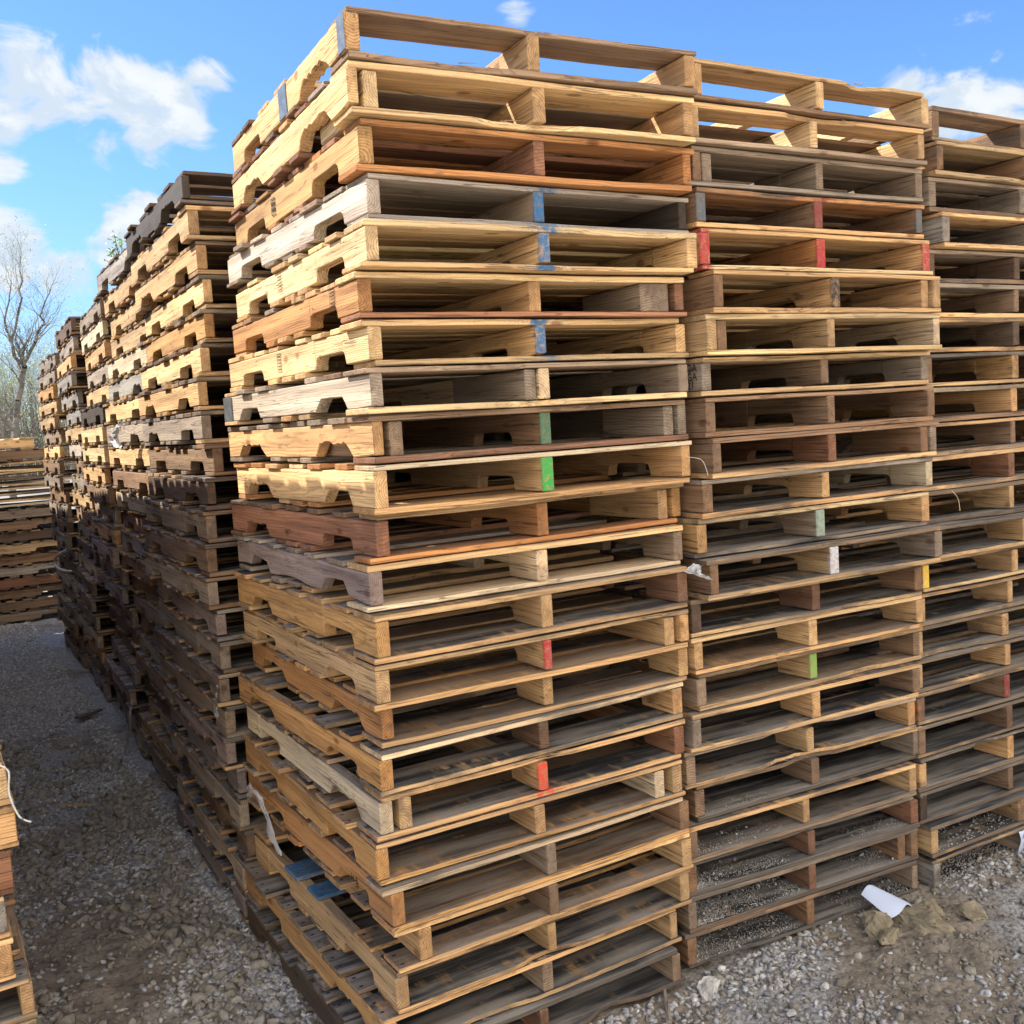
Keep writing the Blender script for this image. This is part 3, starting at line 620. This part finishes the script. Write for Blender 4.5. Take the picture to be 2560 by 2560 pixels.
def dM(x,y): return max(0,min(1,.55+.6*nz(x,y,2.3,9)-.6*math.exp(-((x)**2)/.02)*(y<2)))*(1-.8*bare(x,y))*(1 if y<3.6 else .35)
p=scatter(15000,-.87,.0,.5,6.5,dM,1.3); o=stones('mud_clods',p,rg.uniform(.004,.014,len(p)),1,mudst,(.5,.9),.3,seed=3,ang=.9); tag(o,'olive brown mud clods churned up in the alley','mud',kind='stuff')
p=scatter(5200,-.87,.0,.5,4.6,lambda x,y:.25+.75*max(0,nz(x,y,2.1,9)+.3)-.7*bare(x,y)-.5*(x>-.1),1.15); o=stones('mud_clods',p,rg.uniform(.014,.03,len(p)),2,mudst,(.5,.85),.35,seed=13,ang=.28); tag(o,'larger rough lumps of dried mud strewn in the alley','mud',kind='stuff')
def dR(x,y):
    g1=math.exp(-((x-1.3)**2/.12+(y-.0)**2/.02)); g2=math.exp(-((y+.38+ .35*(x-1.4))**2)/.006)*(x>1.2); g3=math.exp(-((x-2.4)**2/.05+(y+.06)**2/.006)); g4=math.exp(-((x-.6)**2/.12+(y-.02)**2/.01))
    return min(1,.03+g1*.75+g2*.35+g3*.7+g4*.7+.3*max(0,nz(x,y,5,2)))*(1-bare(x,y))
p=scatter(19000,.2,3.2,-1.1,.12,dR); o=stones('gravel',p,rg.uniform(.007,.017,len(p)),1,blue_gravel,seed=4); tag(o,'loose blue grey gravel in front of the right hand stacks','gravel',kind='stuff')
def dRM(x,y): return min(1,.45+.5*nz(x,y,4,7))*(1-.6*bare(x,y))
p=scatter(15000,.2,3.3,-1.15,.12,dRM); o=stones('mud_clods',p,rg.uniform(.003,.012,len(p))*(1+1.2*(rg.uniform(size=len(p))>.97)),1,mudst,(.5,.9),.3,seed=5,ang=.7); tag(o,'brown mud clods and pebbles in front of the stacks','mud',kind='stuff')
# crumbs of pale dust and grit on the lower decks of the middle front stack and right front stack
crumb=stone_mat('pale_grit',[(.36,.34,.31),(.46,.44,.41),(.4,.38,.35),(.5,.48,.45),(.3,.28,.25)])
pts=[]
for lvl,amt,xa,xb,spread in ((17,40,.05,.5,.1),(18,350,.04,.32,.05),(19,700,.04,.45,.11),(20,150,.05,.45,.1),(20,3600,.04,.42,.12),(21,7500,.04,.5,.13),(21,700,.68,.98,.12),(20,400,.7,.96,.1),(22,3600,.04,.5,.13),(22,1300,.6,1.0,.13)):
    x0,y0,z0,yw=C2[lvl]
    for _ in range(amt):
        lx=xa+(xb-xa)*rg.uniform()**(2.5 if xa<.5 else .5); ly=rg.uniform(.005,spread+.01)
        if abs(lx-.508)<.025: continue
        if MN.noise(Vector((lx*9,ly*14,lvl)))<rg.uniform(-.55,.25): continue
        pts.append((x0+lx*math.cos(yw)-ly*math.sin(yw),y0+lx*math.sin(yw)+ly*math.cos(yw),z0+.0165+rg.uniform(0,.003)))
o=stones('grit',pts,rg.uniform(.0009,.0026,len(pts))*(1+2*(rg.uniform(size=len(pts))>.985)),0,crumb,(.5,.9),.4,seed=8); tag(o,'pale grit and dust spilled on the lower decks of the middle front stack','grit',kind='stuff')
pts=[]
for lvl,amt in ((22,900),(21,250)):
    x0,y0,z0,yw=C3[lvl]
    for _ in range(amt):
        lx=.05+.45*rg.uniform(); ly=rg.uniform(.0,.14); pts.append((x0+lx,y0+ly,z0+.0165))
o=stones('grit',pts,rg.uniform(.0012,.005,len(pts)),0,crumb,(.5,.9),.4,seed=9); tag(o,'pale grit spilled on the lowest decks of the right front stack','grit',kind='stuff')
# individual mud blocks and rocks by the paper
def rock(name,x,y,z,sx,sy,sz,col,label,cat,seed,rough=1.0):
    V0,F0=ico(4); rg2=random.Random(seed); V=[]
    pl=[(Vector((rg2.gauss(0,1),rg2.gauss(0,1),rg2.gauss(0,1))).normalized(),rg2.uniform(.42,.75)) for _ in range(13)]
    for v in V0:
        q=Vector(v)
        for nn,d in pl:
            s=q.dot(nn)
            if s>d: q-=nn*(s-d)
        q*=1.25+.20*rough*MN.fractal(Vector(v)*2.6+Vector((seed,0,0)),.8,2.1,5)+.06*rough*MN.fractal(Vector(v)*9,.9,2,3)-.12*max(0,1-abs(MN.noise(Vector(v)*1.7+Vector((0,seed,0))))*14)
        V.append((q.x*sx,q.y*sy,q.z*sz))
    o=obj(name,mesh(name,V,F0.tolist(),col,False),None,(x,y,z),(rg2.uniform(-.15,.15),rg2.uniform(-.15,.15),rg2.uniform(0,3))); tag(o,label,cat); return o
mudm=simple('dried_olive_mud',(.27,.225,.15),.9,.3,9,0,.004); lime=simple('broken_limestone',(.42,.4,.37),.85,.3,25,0,.003)
h=h_ground
rock('mud_block',1.83,-.125,h(1.8,-.115)+.004,.105,.07,.045,mudm,'large cracked olive mud block under the white paper','rock',1)
rock('mud_block',1.70,-.075,h(1.7,-.075)+.016,.055,.045,.042,mudm,'upright mud block left of the white paper','rock',2)
rock('mud_block',1.69,-.14,h(1.69,-.14)+.004,.06,.035,.022,mudm,'flat mud slab in front of the white paper','rock',3)
rock('mud_block',1.93,-.12,h(1.93,-.12)+.006,.06,.05,.028,mudm,'rounded mud lump right of the white paper','rock',4)
rock('mud_block',2.02,-.2,h(2.02,-.2)+.0,.075,.055,.028,mudm,'trodden mud lump near the right picture edge','rock',5)
rock('stone',1.02,-.005,h(1.0,0)+.01,.055,.04,.032,lime,'whitish broken stone beside the foot of middle front stack','stone',6)
rock('stone',1.20,-.12,h(1.2,-.12)+.01,.018,.014,.012,lime,'small pale stone lying in front of middle front stack','stone',7)
rock('stone',1.12,-.25,h(1.12,-.25)+.01,.016,.015,.013,lime,'pale pebble nearest the lower picture edge','stone',8)
rock('stone',1.98,-.06,h(1.98,-.06)+.01,.016,.013,.014,lime,'small pale stone on the mud right of the paper','stone',9)
rock('stone',1.30,-.21,h(1.3,-.21)+.01,.018,.013,.012,lime,'pale angular pebble between gravel band and lower edge','stone',10)
# wood debris
def stick(x,y,z,L,w,t,yaw,tilt,col,label,name='wood_offcut',cat='wood scrap'):
    V,F=board_geo(L,w,t,int(L*9999),1.6,1,1,6); V=[(a,b*(1-.6*a/L),c) for a,b,c in V]
    o=obj(name,mesh(name,V,F,wood()),None,(x,y,z),(0,tilt,yaw)); o.color=PAL[col]+(.2,); tag(o,label,cat); return o
stick(.79,-.08,h(.79,-.08)+.012,.19,.026,.011,.95,0,'grey','pointed grey wood splinter lying on gravel at lower edge')
stick(-.17,4.82,.012,.2,.07,.016,.6,0,'dkbrown','dark flat wood scrap on the alley gravel')
stick(1.045,.1,.257+.0,.11,.04,.018,1.1,-.95,'orange','orange wood chunk leaning in the foot of middle front stack')
stick(-.35,3.1,h(-.35,3.1)+.012,.16,.012,.008,2.6,0,'tan','thin tan stick among mud clods in the alley')
stick(-.12,.98,h(-.12,.98)+.02,.09,.006,.004,1.2,0,'tan','short pale twig on the gravel beside corner stack')
# ------------------------------------------------------------------ paper sheet, arched over the mud
def ray(u,v):
    d=FW+RT*(u-1280)/2564.+UP*(1280-v)/2564.; return d
CAM=Vector((-.9816,-2.3784,1.80)); YAW,PIT,ROL=.5296,-.0895,-.0604
FW=Vector((math.sin(YAW)*math.cos(PIT),math.cos(YAW)*math.cos(PIT),math.sin(PIT))); rt=Vector((math.cos(YAW),-math.sin(YAW),0)); up=rt.cross(FW)
RT=rt*math.cos(ROL)+up*math.sin(ROL); UP=-rt*math.sin(ROL)+up*math.cos(ROL)
def onz(u,v,z): d=ray(u,v); return CAM+d*((z-CAM.z)/d.z)
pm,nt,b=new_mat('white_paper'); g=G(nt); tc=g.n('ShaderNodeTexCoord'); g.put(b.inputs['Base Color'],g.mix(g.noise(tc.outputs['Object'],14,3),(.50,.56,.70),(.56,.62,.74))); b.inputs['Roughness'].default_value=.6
A=[onz(2153,2236,.075),onz(2184,2214,.085),onz(2290,2262,.045),onz(2284,2281,.035),onz(2225,2296,.04)]
V=[];F=[];NU,NV=16,8
for i in range(NU+1):
    u=i/NU
    top=A[1].lerp(A[2],u); low=A[0].lerp(A[4],u) if u<.72 else A[0].lerp(A[4],.72).lerp(A[3],(u-.72)/.28)
    low=A[0].lerp(A[4],min(1,u*1.0)); 
    for j in range(NV+1):
        w=j/NV; p=low.lerp(top,w); p=p+Vector((0,0,.016*math.sin(math.pi*w)*(1-.3*u)-.008*u*math.sin(w*7)))
        if u>.8: p+=Vector((.012*(u-.8)/.2*math.sin(w*5),0,0))
        V.append(p)
n1_=len(V); V2=[v-Vector((0,0,.0006)) for v in V]; V=V+V2
for i in range(NU):
    for j in range(NV):
        a=i*(NV+1)+j; q=(a,a+NV+1,a+NV+2,a+1); F.append(q); F.append(tuple(k+n1_ for k in q[::-1]))
tag(obj('paper_sheet',mesh('paper_sheet',V,F,pm,True)),'blank white paper sheet curled over the mud blocks','paper')
# printed tag on the lowest pallets of the right stack
def text_mesh(body,size,mat,ext=.0002):
    cu=bpy.data.curves.new('lettering','FONT'); cu.body=body; cu.size=size; cu.extrude=ext
    o=bpy.data.objects.new('tmp',cu); COL.objects.link(o); bpy.context.view_layer.update()
    me=bpy.data.meshes.new_from_object(o.evaluated_get(bpy.context.evaluated_depsgraph_get())); COL.objects.unlink(o); bpy.data.objects.remove(o)
    me.materials.clear(); me.materials.append(mat); return me
V=[];F=[]
for i in range(9):
    for j in range(9):
        x=.12*i/8; zz=-.098*j/8; V.append((x,-.004-.006*math.sin(j*.5)-.003*math.sin(i*1.3+j*.8),zz*(1-.12*math.sin(i*.7))))
for i in range(8):
    for j in range(8): a=i*9+j; F.append((a,a+1,a+10,a+9))
tg=tag(obj('printed_tag',mesh('printed_tag',V,F,pm,True),None,(2.562,-.03,.105)),'white printed paper tag hanging low at right picture edge','tag')
for body,sz,px,pz in (('E-D',.024,.008,-.026),('2215',.017,.008,-.055)):
    o=obj('lettering',text_mesh(body,sz,ink),tg,(px,-.0165,pz),(math.pi/2,0,0))
V=[];F=[]
for k,(zz,w) in enumerate(((-.066,.07),(-.074,.05))):
    a=len(V); V+=[(.008,-.0165,zz),(.008+w,-.0165,zz),(.008+w,-.0165,zz+.0035),(.008,-.0165,zz+.0035)]; F.append((a,a+1,a+2,a+3))
obj('small_print',mesh('small_print',V,F,ink),tg)
# stencil on the eighth pallet of the middle stack
x0,y0,z0,yw=C2[7]
for body,dz in (('DA',.072),('GA',.048),('21',.024)):
    pass
p8=[o for o in bpy.data.objects if o.get('label','').startswith('dull grey brown pallet, eighth from top of middle')]
if p8:
    for body,dz in (('DA',.079),('GA',.053),('21',.027)):
        o=obj('stencil_lettering',text_mesh(body,.033,ink),p8[0],(-.0014,.066,dz-.004),(math.pi/2,0,-math.pi/2))
# H-B lettering on the orange pallet
p19=[o for o in bpy.data.objects if o.get('label','').startswith('orange pallet with grey middle end')]
if p19: obj('stencil_lettering',text_mesh('H-B',.03,ink),p19[0],(-.0012,.27,.05),(math.pi/2,0,-math.pi/2))
# ------------------------------------------------------------------ plastic film scraps and cords
pf,nt,b=new_mat('clear_stretch_film'); b.inputs['Base Color'].default_value=(.75,.76,.8,1); b.inputs['Roughness'].default_value=.22; b.inputs['Alpha'].default_value=.34; b.inputs['Specular IOR Level'].default_value=.9
pw,nt,b=new_mat('white_stretch_film'); b.inputs['Base Color'].default_value=(.72,.72,.72,1); b.inputs['Roughness'].default_value=.35; b.inputs['Alpha'].default_value=.85
def film(path,widths,mat,label,seed,cr=.02,n=26,name='plastic_film'):
    R=random.Random(seed); V=[];F=[]; m=12
    P=[Vector(p) for p in path]
    for i in range(n+1):
        f=i/n*(len(P)-1); k=min(int(f),len(P)-2); c=P[k].lerp(P[k+1],f-k); w=widths[k]+(widths[k+1]-widths[k])*(f-k)
        for j in range(m+1):
            s=j/m-.5; q=c+Vector((-cr*abs(MN.noise(Vector((i*.12,j*.8,seed))))*1.4-.003,s*w*(1+.3*MN.noise(Vector((i*.3,1,seed)))),cr*.4*MN.noise(Vector((i*.3,j*.4,seed+9)))))
            V.append(q)
    for i in range(n):
        for j in range(m): a=i*(m+1)+j; F.append((a,a+1,a+m+2,a+m+1))
    tag(obj(name,mesh(name,V,F,mat,True)),label,'plastic film'); 
film([(-.06,1.10,.55),(-.065,1.02,.61),(-.07,.93,.6),(-.065,.90,.55),(-.06,.86,.49),(-.05,.82,.44)],[.03,.1,.07,.05,.045,.015],pf,'clear film scrap draped on the lower side of the corner stack',3)
film([(-.07,1.33,.925),(-.075,1.36,.88),(-.07,1.40,.83),(-.07,1.42,.77)],[.03,.05,.06,.02],pf,'clear film scrap hanging beside the corner of first rear stack',5)
film([(-.06,2.83,1.90),(-.08,2.9,1.86),(-.08,2.95,1.82),(-.08,2.84,1.78)],[.04,.12,.12,.09],pw,'white film scrap caught high on the second rear stack',7,.03)
film([(-.05,3.38,.42),(-.06,3.42,.3),(-.06,3.5,.2),(-.06,3.62,.1),(-.06,3.72,.03)],[.03,.035,.04,.03,.02],pf,'long clear film streamer trailing to the alley floor',9)
film([(1.03,-.03,1.335),(1.0,-.045,1.32),(1.06,-.055,1.29)],[.04,.07,.02],pw,'grey white film flap between corner and middle front stacks',13,.02)
cordm=simple('white_cord',(.62,.6,.55),.7,.15,50)
def tube(path,r,mat,name,label,cat,seg=6,sub=6,parent=None):
    P=[Vector(p) for p in path]; pts=[]
    for i in range(len(P)-1):
        a,b_=P[max(i-1,0)],P[i]; c,d=P[i+1],P[min(i+2,len(P)-1)]
        for k in range(sub):
            t=k/sub; pts.append(.5*((2*b_)+(c-a)*t+(2*a-5*b_+4*c-d)*t*t+(-a+3*b_-3*c+d)*t**3))
    pts.append(P[-1]); V=[];F=[]
    for i,p in enumerate(pts):
        t=(pts[min(i+1,len(pts)-1)]-pts[max(i-1,0)]).normalized(); a=t.orthogonal().normalized(); b_=t.cross(a)
        for k in range(seg): an=k*2*math.pi/seg; V.append(p+a*math.cos(an)*r+b_*math.sin(an)*r)
    for i in range(len(pts)-1):
        for k in range(seg): F.append((i*seg+k,i*seg+(k+1)%seg,(i+1)*seg+(k+1)%seg,(i+1)*seg+k))
    o=obj(name,mesh(name,V,F,mat,True),parent)
    if label: tag(o,label,cat)
    return o
tube([(-.85,.632,.97),(-.826,.62,.95),(-.83,.62,.89),(-.812,.62,.823),(-.785,.62,.80)],.0028,cordm,'cord','white cord hanging from the stack at left picture edge','cord')
tube([(-.05,5.5,1.07),(-.07,5.9,1.0),(-.08,6.05,.95),(-.075,6.0,.9),(-.06,5.7,.9),(-.04,5.42,.92)],.011,cordm,'cord','white strap looped on the fourth rear stack','strap')
tube([(1.0,-.035,1.66),(1.03,-.06,1.65),(1.04,-.07,1.62),(1.045,-.07,1.6)],.0008,cordm,'fibre','pale fibre hanging at right end of a green marked pallet','fibre')
# straw and splinters
strw=simple('straw',(.6,.47,.25),.8,.2,50)
tube([(2.17,-.06,1.46),(2.19,-.07,1.43),(2.2,-.07,1.385)],.0012,strw,'straw','curved straw stuck in the right front stack','straw')
# ------------------------------------------------------------------ trees
bark=simple('bark',(.13,.115,.1),.9,.35,6,0,.01)
leafm,nt,b=new_mat('young_leaves'); g=G(nt); ge=g.n('ShaderNodeNewGeometry'); g.put(b.inputs['Base Color'],g.mix(ge.outputs['Random Per Island'],(.16,.2,.08),(.34,.36,.18))); b.inputs['Roughness'].default_value=.6
try: b.inputs['Subsurface Weight'].default_value=0
except: pass
leafg,nt,b=new_mat('fresh_weed_leaves'); g=G(nt); ge=g.n('ShaderNodeNewGeometry'); g.put(b.inputs['Base Color'],g.mix(ge.outputs['Random Per Island'],(.06,.17,.02),(.14,.3,.05))); b.inputs['Roughness'].default_value=.5
def segs_mesh(name,S,mat,parent,seg=5):
    V=[];F=[]
    for a,b_,r0,r1 in S:
        t=(b_-a); 
        if t.length<1e-6: continue
        t.normalize(); x=t.orthogonal().normalized(); y=t.cross(x); n=len(V); sg=seg if r0>.02 else 3
        for p,r in ((a,r0),(b_,r1)):
            for k in range(sg): an=k*2*math.pi/sg; V.append(p+x*math.cos(an)*r+y*math.sin(an)*r)
        for k in range(sg): F.append((n+k,n+(k+1)%sg,n+sg+(k+1)%sg,n+sg+k))
    return obj(name,mesh(name,V,F,mat,True),parent)
def grow(S,T,p,d,L,r,lv,R,maxlv,spread=.6,upb=.25):
    n=3 if lv<maxlv-1 else 2
    q=p.copy(); dd=d.copy(); rr=r
    for k in range(n):
        dd=(dd+Vector((R.gauss(0,.16),R.gauss(0,.16),R.gauss(0,.1)+upb*.2))).normalized(); q2=q+dd*L/n; r2=rr*.86
        S.append((q,q2,rr,r2)); q=q2; rr=r2
        if lv<maxlv and k>=0 and (R.random()<.75 or k==n-1):
            a=R.uniform(0,6.28); ax=dd.orthogonal().normalized(); ax.rotate(Matrix.Rotation(a,3,dd)); nd=(dd+ax*R.uniform(.5,1.0)*spread*1.6+Vector((0,0,upb))).normalized()
            grow(S,T,q,nd,L*R.uniform(.55,.78),rr*R.uniform(.42,.6),lv+1,R,maxlv,spread,upb)
    if lv<maxlv: grow(S,T,q,(dd+Vector((R.gauss(0,.25),R.gauss(0,.25),.1))).normalized(),L*.72,rr*.75,lv+1,R,maxlv,spread,upb)
    else: T.append(q)
def leaves(T,R,per,size,mat,name,parent,sp=.3):
    V=[];F=[]
    for t in T:
        for _ in range(per):
            c=t+Vector((R.gauss(0,sp),R.gauss(0,sp),R.gauss(0,sp))); a=Vector((R.gauss(0,1),R.gauss(0,1),R.gauss(0,1))).normalized(); b_=a.orthogonal(); s=size*R.uniform(.6,1.4); n=len(V)
            V+=[c-a*s,c+b_*s*.5,c+a*s,c-b_*s*.5]; F.append((n,n+1,n+2,n+3))
    return obj(name,mesh(name,V,F,mat),parent)
def tree(base,H,label,seed,r=.14,maxlv=5,guides=None,lean=(0,0),spread=.6,leafn=2,upb=.25,trunkf=.28,ls=.035):
    R=random.Random(seed); e=thing('bare_tree',label,'tree',base,0,'bare trees beyond the yard')
    S=[];T=[];C=[]
    if guides:
        for path,ra,rb in guides:
            P=[Vector(p)-Vector(base) for p in path]
            for i in range(len(P)-1):
                f0=i/(len(P)-1);f1=(i+1)/(len(P)-1); a=ra+(rb-ra)*f0;b_=ra+(rb-ra)*f1
                m=(P[i]+P[i+1])/2+Vector((R.gauss(0,.06),R.gauss(0,.3),R.gauss(0,.05)))
                tgt=S if path is guides[0][0] else C
                tgt.append((P[i],m,a,(a+b_)/2)); tgt.append((m,P[i+1],(a+b_)/2,b_))
                if path is not guides[0][0] or i>1:
                    for q in (m,P[i+1]):
                        nd=((P[i+1]-P[i]).normalized()+Vector((R.gauss(0,.7),R.gauss(0,.7),R.uniform(0,.5)))).normalized()
                        grow(C,T,q,nd,R.uniform(.55,.85),b_*.4,2,R,maxlv,spread,upb)
            grow(C,T,P[-1],(P[-1]-P[-2]).normalized(),.7,rb,2,R,maxlv,spread,upb)
    else:
        p=Vector((0,0,-.1)); d=Vector((lean[0],lean[1],1)).normalized(); L=H*trunkf
        q=p; rr=r
        for k in range(4):
            d=(d+Vector((R.gauss(0,.06),R.gauss(0,.06),0))).normalized(); q2=q+d*L/4; S.append((q,q2,rr,rr*.92)); q=q2; rr*=.92
        for k in range(3):
            a=k*2.1+R.uniform(0,1); nd=Vector((math.cos(a)*spread,math.sin(a)*spread,1)).normalized()
            grow(C,T,q,nd,H*R.uniform(.2,.27),rr*.68,1,R,maxlv,spread,upb)
    segs_mesh('trunk',S,bark,e,7); cr=segs_mesh('crown',C,bark,e)
    if leafn: leaves(T,R,leafn,ls*.8,leafm,'leaves',e)
    return e
D=38.0
g1=[((2.2,D,-.1),(2.3,D,1.2),(2.45,D,2.43),(2.66,D,3.55),(2.91,D,4.53),(2.94,D,4.77)),.17,.12]
tree((2.2,D,0),9,'bare tree with forked leaning trunk, foremost at left of the stacks',11,guides=[
 (g1[0],.13,.09),(((2.94,D,4.77),(2.68,D,5.1),(2.64,D,5.66),(2.5,D,6.36),(2.7,D,7.0)),.065,.028),
 (((2.94,D,4.77),(3.21,D,5.23),(3.48,D,5.72),(3.57,D,6.0),(3.78,D,6.19),(3.65,D,6.5),(3.86,D,6.99)),.068,.026),
 (((2.64,D,5.66),(2.95,D,6.6),(3.05,D,7.4),(3.15,D,8.04)),.05,.02),
 (((2.45,D,2.43),(2.1,D,3.1),(1.9,D,3.9),(1.6,D,4.4)),.07,.03)],maxlv=5,leafn=1,spread=.7)
def atuv(u,d):  # place trees by bearing at ground level
    q=ray(u,1127); q=q/q.y*(d+2.38); return (CAM.x+q.x,d,-.05)
TR=[(178,46,8.2,'bare tree with fine upswept crown just left of the tall stacks',21,.12),(118,60,8.6,'slender bare tree behind the forked tree',22,.12),(15,44,6.6,'bare tree at the left picture edge',23,.13),
    (150,40,6.6,'many twigged bare tree close behind the fourth rear stack',27,.1),(60,52,7.6,'bushy bare tree just right of the forked tree',28,.11),(-10,55,8.4,'pale bare tree at the very left edge of the picture',29,.12),
    (225,55,10.2,'bare tree whose top shows over the third rear stack',24,.13),(80,70,9.6,'tall bare tree standing farthest back',25,.14),(-60,50,8,'bare tree outside left of the picture edge',26,.13)]
for u,d,H,l,s,r in TR: tree(atuv(u,d),H,l,s,r=r,maxlv=6,leafn=2,spread=.42,upb=.35,trunkf=.22)
# leafy brush at the edge of the wood
R=random.Random(4); V=[];F=[]
for _ in range(16000):
    u=R.uniform(-500,420); d=R.uniform(62,80); b_=atuv(u,d); top=4.2+1.6*MN.noise(Vector((u*.012,0,1)))+1.2*MN.noise(Vector((u*.05,3,1)))
    zz=R.uniform(0,1)**.8*top; c=Vector((b_[0],b_[1],zz)); a=Vector((R.gauss(0,1),R.gauss(0,1),R.gauss(0,1))).normalized(); o_=a.orthogonal(); s=R.uniform(.04,.12); n=len(V)
    V+=[c-a*s,c+o_*s*.5,c+a*s,c-o_*s*.5]; F.append((n,n+1,n+2,n+3))
tag(obj('brush_leaves',mesh('brush_leaves',V,F,leafm)),'hazy olive undergrowth along the edge of the wood','undergrowth',kind='stuff')
S=[]
for _ in range(1500):
    u=R.uniform(-500,420); d=R.uniform(60,85); b_=Vector(atuv(u,d)); hh=R.uniform(2,7.5); q=b_+Vector((R.gauss(0,.5),R.gauss(0,.5),hh)); m_=b_.lerp(q,.5)+Vector((R.gauss(0,.2),0,0)); S+= [(b_,m_,.03,.022),(m_,q,.022,.006)]
    for _k in range(3):
        f=R.uniform(.3,.9); p=b_.lerp(q,f); S.append((p,p+Vector((R.gauss(0,.6),R.gauss(0,.4),R.uniform(.3,1.2))),.012,.004))
tag(segs_mesh('brush_stems',S,bark,None),'thin bare saplings along the edge of the wood','undergrowth',kind='stuff')
# weed on top of the stack
e=thing('weed','green leafy weed growing on top of the second rear stack','plant',(.07,3.15,2.742))
R=random.Random(8); S=[];T=[]
for k in range(7):
    p=Vector((R.gauss(0,.05),R.gauss(0,.09),0)); q=p+Vector((R.gauss(0,.04),R.gauss(0,.05),R.uniform(.04,.11))); S.append((p,q,.003,.0015)); T+=[p.lerp(q,.5),p.lerp(q,.75),q]
segs_mesh('stem',S,bark,e); leaves(T,R,6,.009,leafg,'leaves',e,.014)
# ------------------------------------------------------------------ light, sky, camera
SUN=Vector((-.75,.67,1.0)).normalized(); el=math.asin(SUN.z); rot=math.atan2(SUN.x,SUN.y)
L=bpy.data.lights.new('sun','SUN'); L.energy=5.0; L.angle=math.radians(.53); L.color=(1,.94,.83)
lo=bpy.data.objects.new('sun',L); COL.objects.link(lo); lo.rotation_euler=(-SUN).to_track_quat('-Z','Y').to_euler(); lo.location=(0,0,10)
w=bpy.data.worlds.new('World'); SC.world=w; w.use_nodes=True; nt=w.node_tree; nt.nodes.clear(); g=G(nt)
out=g.n('ShaderNodeOutputWorld'); bg=g.n('ShaderNodeBackground'); nt.links.new(bg.outputs[0],out.inputs[0])
sky=g.n('ShaderNodeTexSky',sky_type='NISHITA'); sky.sun_disc=False; sky.sun_elevation=el; sky.sun_rotation=rot; sky.altitude=0; sky.air_density=1.0; sky.dust_density=.4; sky.ozone_density=2.2
tc=g.n('ShaderNodeTexCoord'); d=tc.outputs['Generated']
sp=g.n('ShaderNodeSeparateXYZ'); g.put(sp.inputs[0],d)
# clouds in view: noise on the direction, gathered where the photograph has its clouds
dn=g.vm('MULTIPLY',d,(1,1,1.7))
n1=g.noise(dn,11.0,10,.58,.6); n2=g.noise(g.vm('ADD',dn,(3,1,7)),3.0,5,.55)
BL=[((.114,.948,.296),.05,.75),((.09,.962,.262),.05,.95),((.134,.952,.277),.045,.8),((.155,.952,.265),.045,.8),((.176,.936,.305),.035,.8),((.197,.935,.295),.04,.9),((.228,.93,.29),.04,1.0),((.251,.919,.303),.028,.8),((.212,.941,.268),.035,.8),((.241,.933,.27),.03,.75),
    ((.11,.964,.244),.035,.55),((.183,.964,.192),.035,.8),((.205,.957,.199),.035,.85),((.163,.97,.179),.03,.5),((.095,.981,.167),.045,1.0),((.126,.98,.152),.035,.9),((.07,.985,.15),.06,.9),((.757,.598,.256),.026,.7),((.785,.569,.24),.035,.8),((.815,.535,.227),.04,.85),((.801,.535,.272),.012,.5),((.5,.793,.352),.02,.55),((.84,.5,.25),.05,.9)]
acc=None
for c,r,s in BL:
    cv=Vector(c).normalized(); q=g.mr(g.vm('DISTANCE',d,tuple(cv)),r*1.5,r*.1,0,s)
    acc=q if acc is None else g.math('MAXIMUM',acc,q)
back=g.mr(g.math('MULTIPLY_ADD',sp.outputs[1],-1.0,g.math('MULTIPLY',sp.outputs[0],.15)),-.25,.55,0,.8)  # added unseen cloud bank behind the camera, fill light for the shaded fronts
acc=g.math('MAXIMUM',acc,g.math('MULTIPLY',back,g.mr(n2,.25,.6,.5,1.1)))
dens=g.math('ADD',g.math('MULTIPLY',acc,.56),g.math('MULTIPLY',g.math('SUBTRACT',n1,.66),1.5))
mask=g.mr(dens,-.03,.22)
det=g.noise(g.vm('ADD',dn,(.012,-.01,.03)),11.0,8,.58,.6)
cc=g.mix(g.mr(g.math('SUBTRACT',n1,det),-.05,.12),(3.2,3.8,4.4),(4.7,4.85,4.85))
cc=g.mix(g.mr(dens,.12,.45),g.mix(.5,cc,(3.9,4.2,4.4)),cc)
back_fill=g.mr(back,.1,.6); cc=g.mix(back_fill,cc,(17.,15.5,13.4))  # added bank made far brighter and warmer than the other clouds, as fill
blue=g.mix(1.0,sky.outputs[0],(.60,.85,1.16),'MULTIPLY')
# low horizon haze paler
hz=g.mr(sp.outputs[2],.28,-.02,0,.55); blue=g.mix(hz,blue,(2.4,3.25,4.15))
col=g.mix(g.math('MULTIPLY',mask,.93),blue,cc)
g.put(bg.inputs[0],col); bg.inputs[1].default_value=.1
cam=bpy.data.cameras.new('camera'); co=bpy.data.objects.new('camera',cam); COL.objects.link(co); SC.camera=co
M=Matrix((RT,UP,-FW)).transposed().to_4x4(); M.translation=CAM; co.matrix_world=M
cam.sensor_fit='HORIZONTAL'; cam.sensor_width=36; cam.lens=36*2564/2560; cam.clip_start=.05; cam.clip_end=3000
SC.view_settings.view_transform='Standard'; SC.view_settings.look='None'; SC.view_settings.exposure=1.05; SC.view_settings.gamma=1
SC.render.resolution_x=1024; SC.render.resolution_y=1024
SC.cycles.max_bounces=8; SC.cycles.diffuse_bounces=2; SC.cycles.transparent_max_bounces=12
try: SC.cycles.use_denoising=True
except Exception: pass
print('OBJECTS',len(bpy.data.objects))
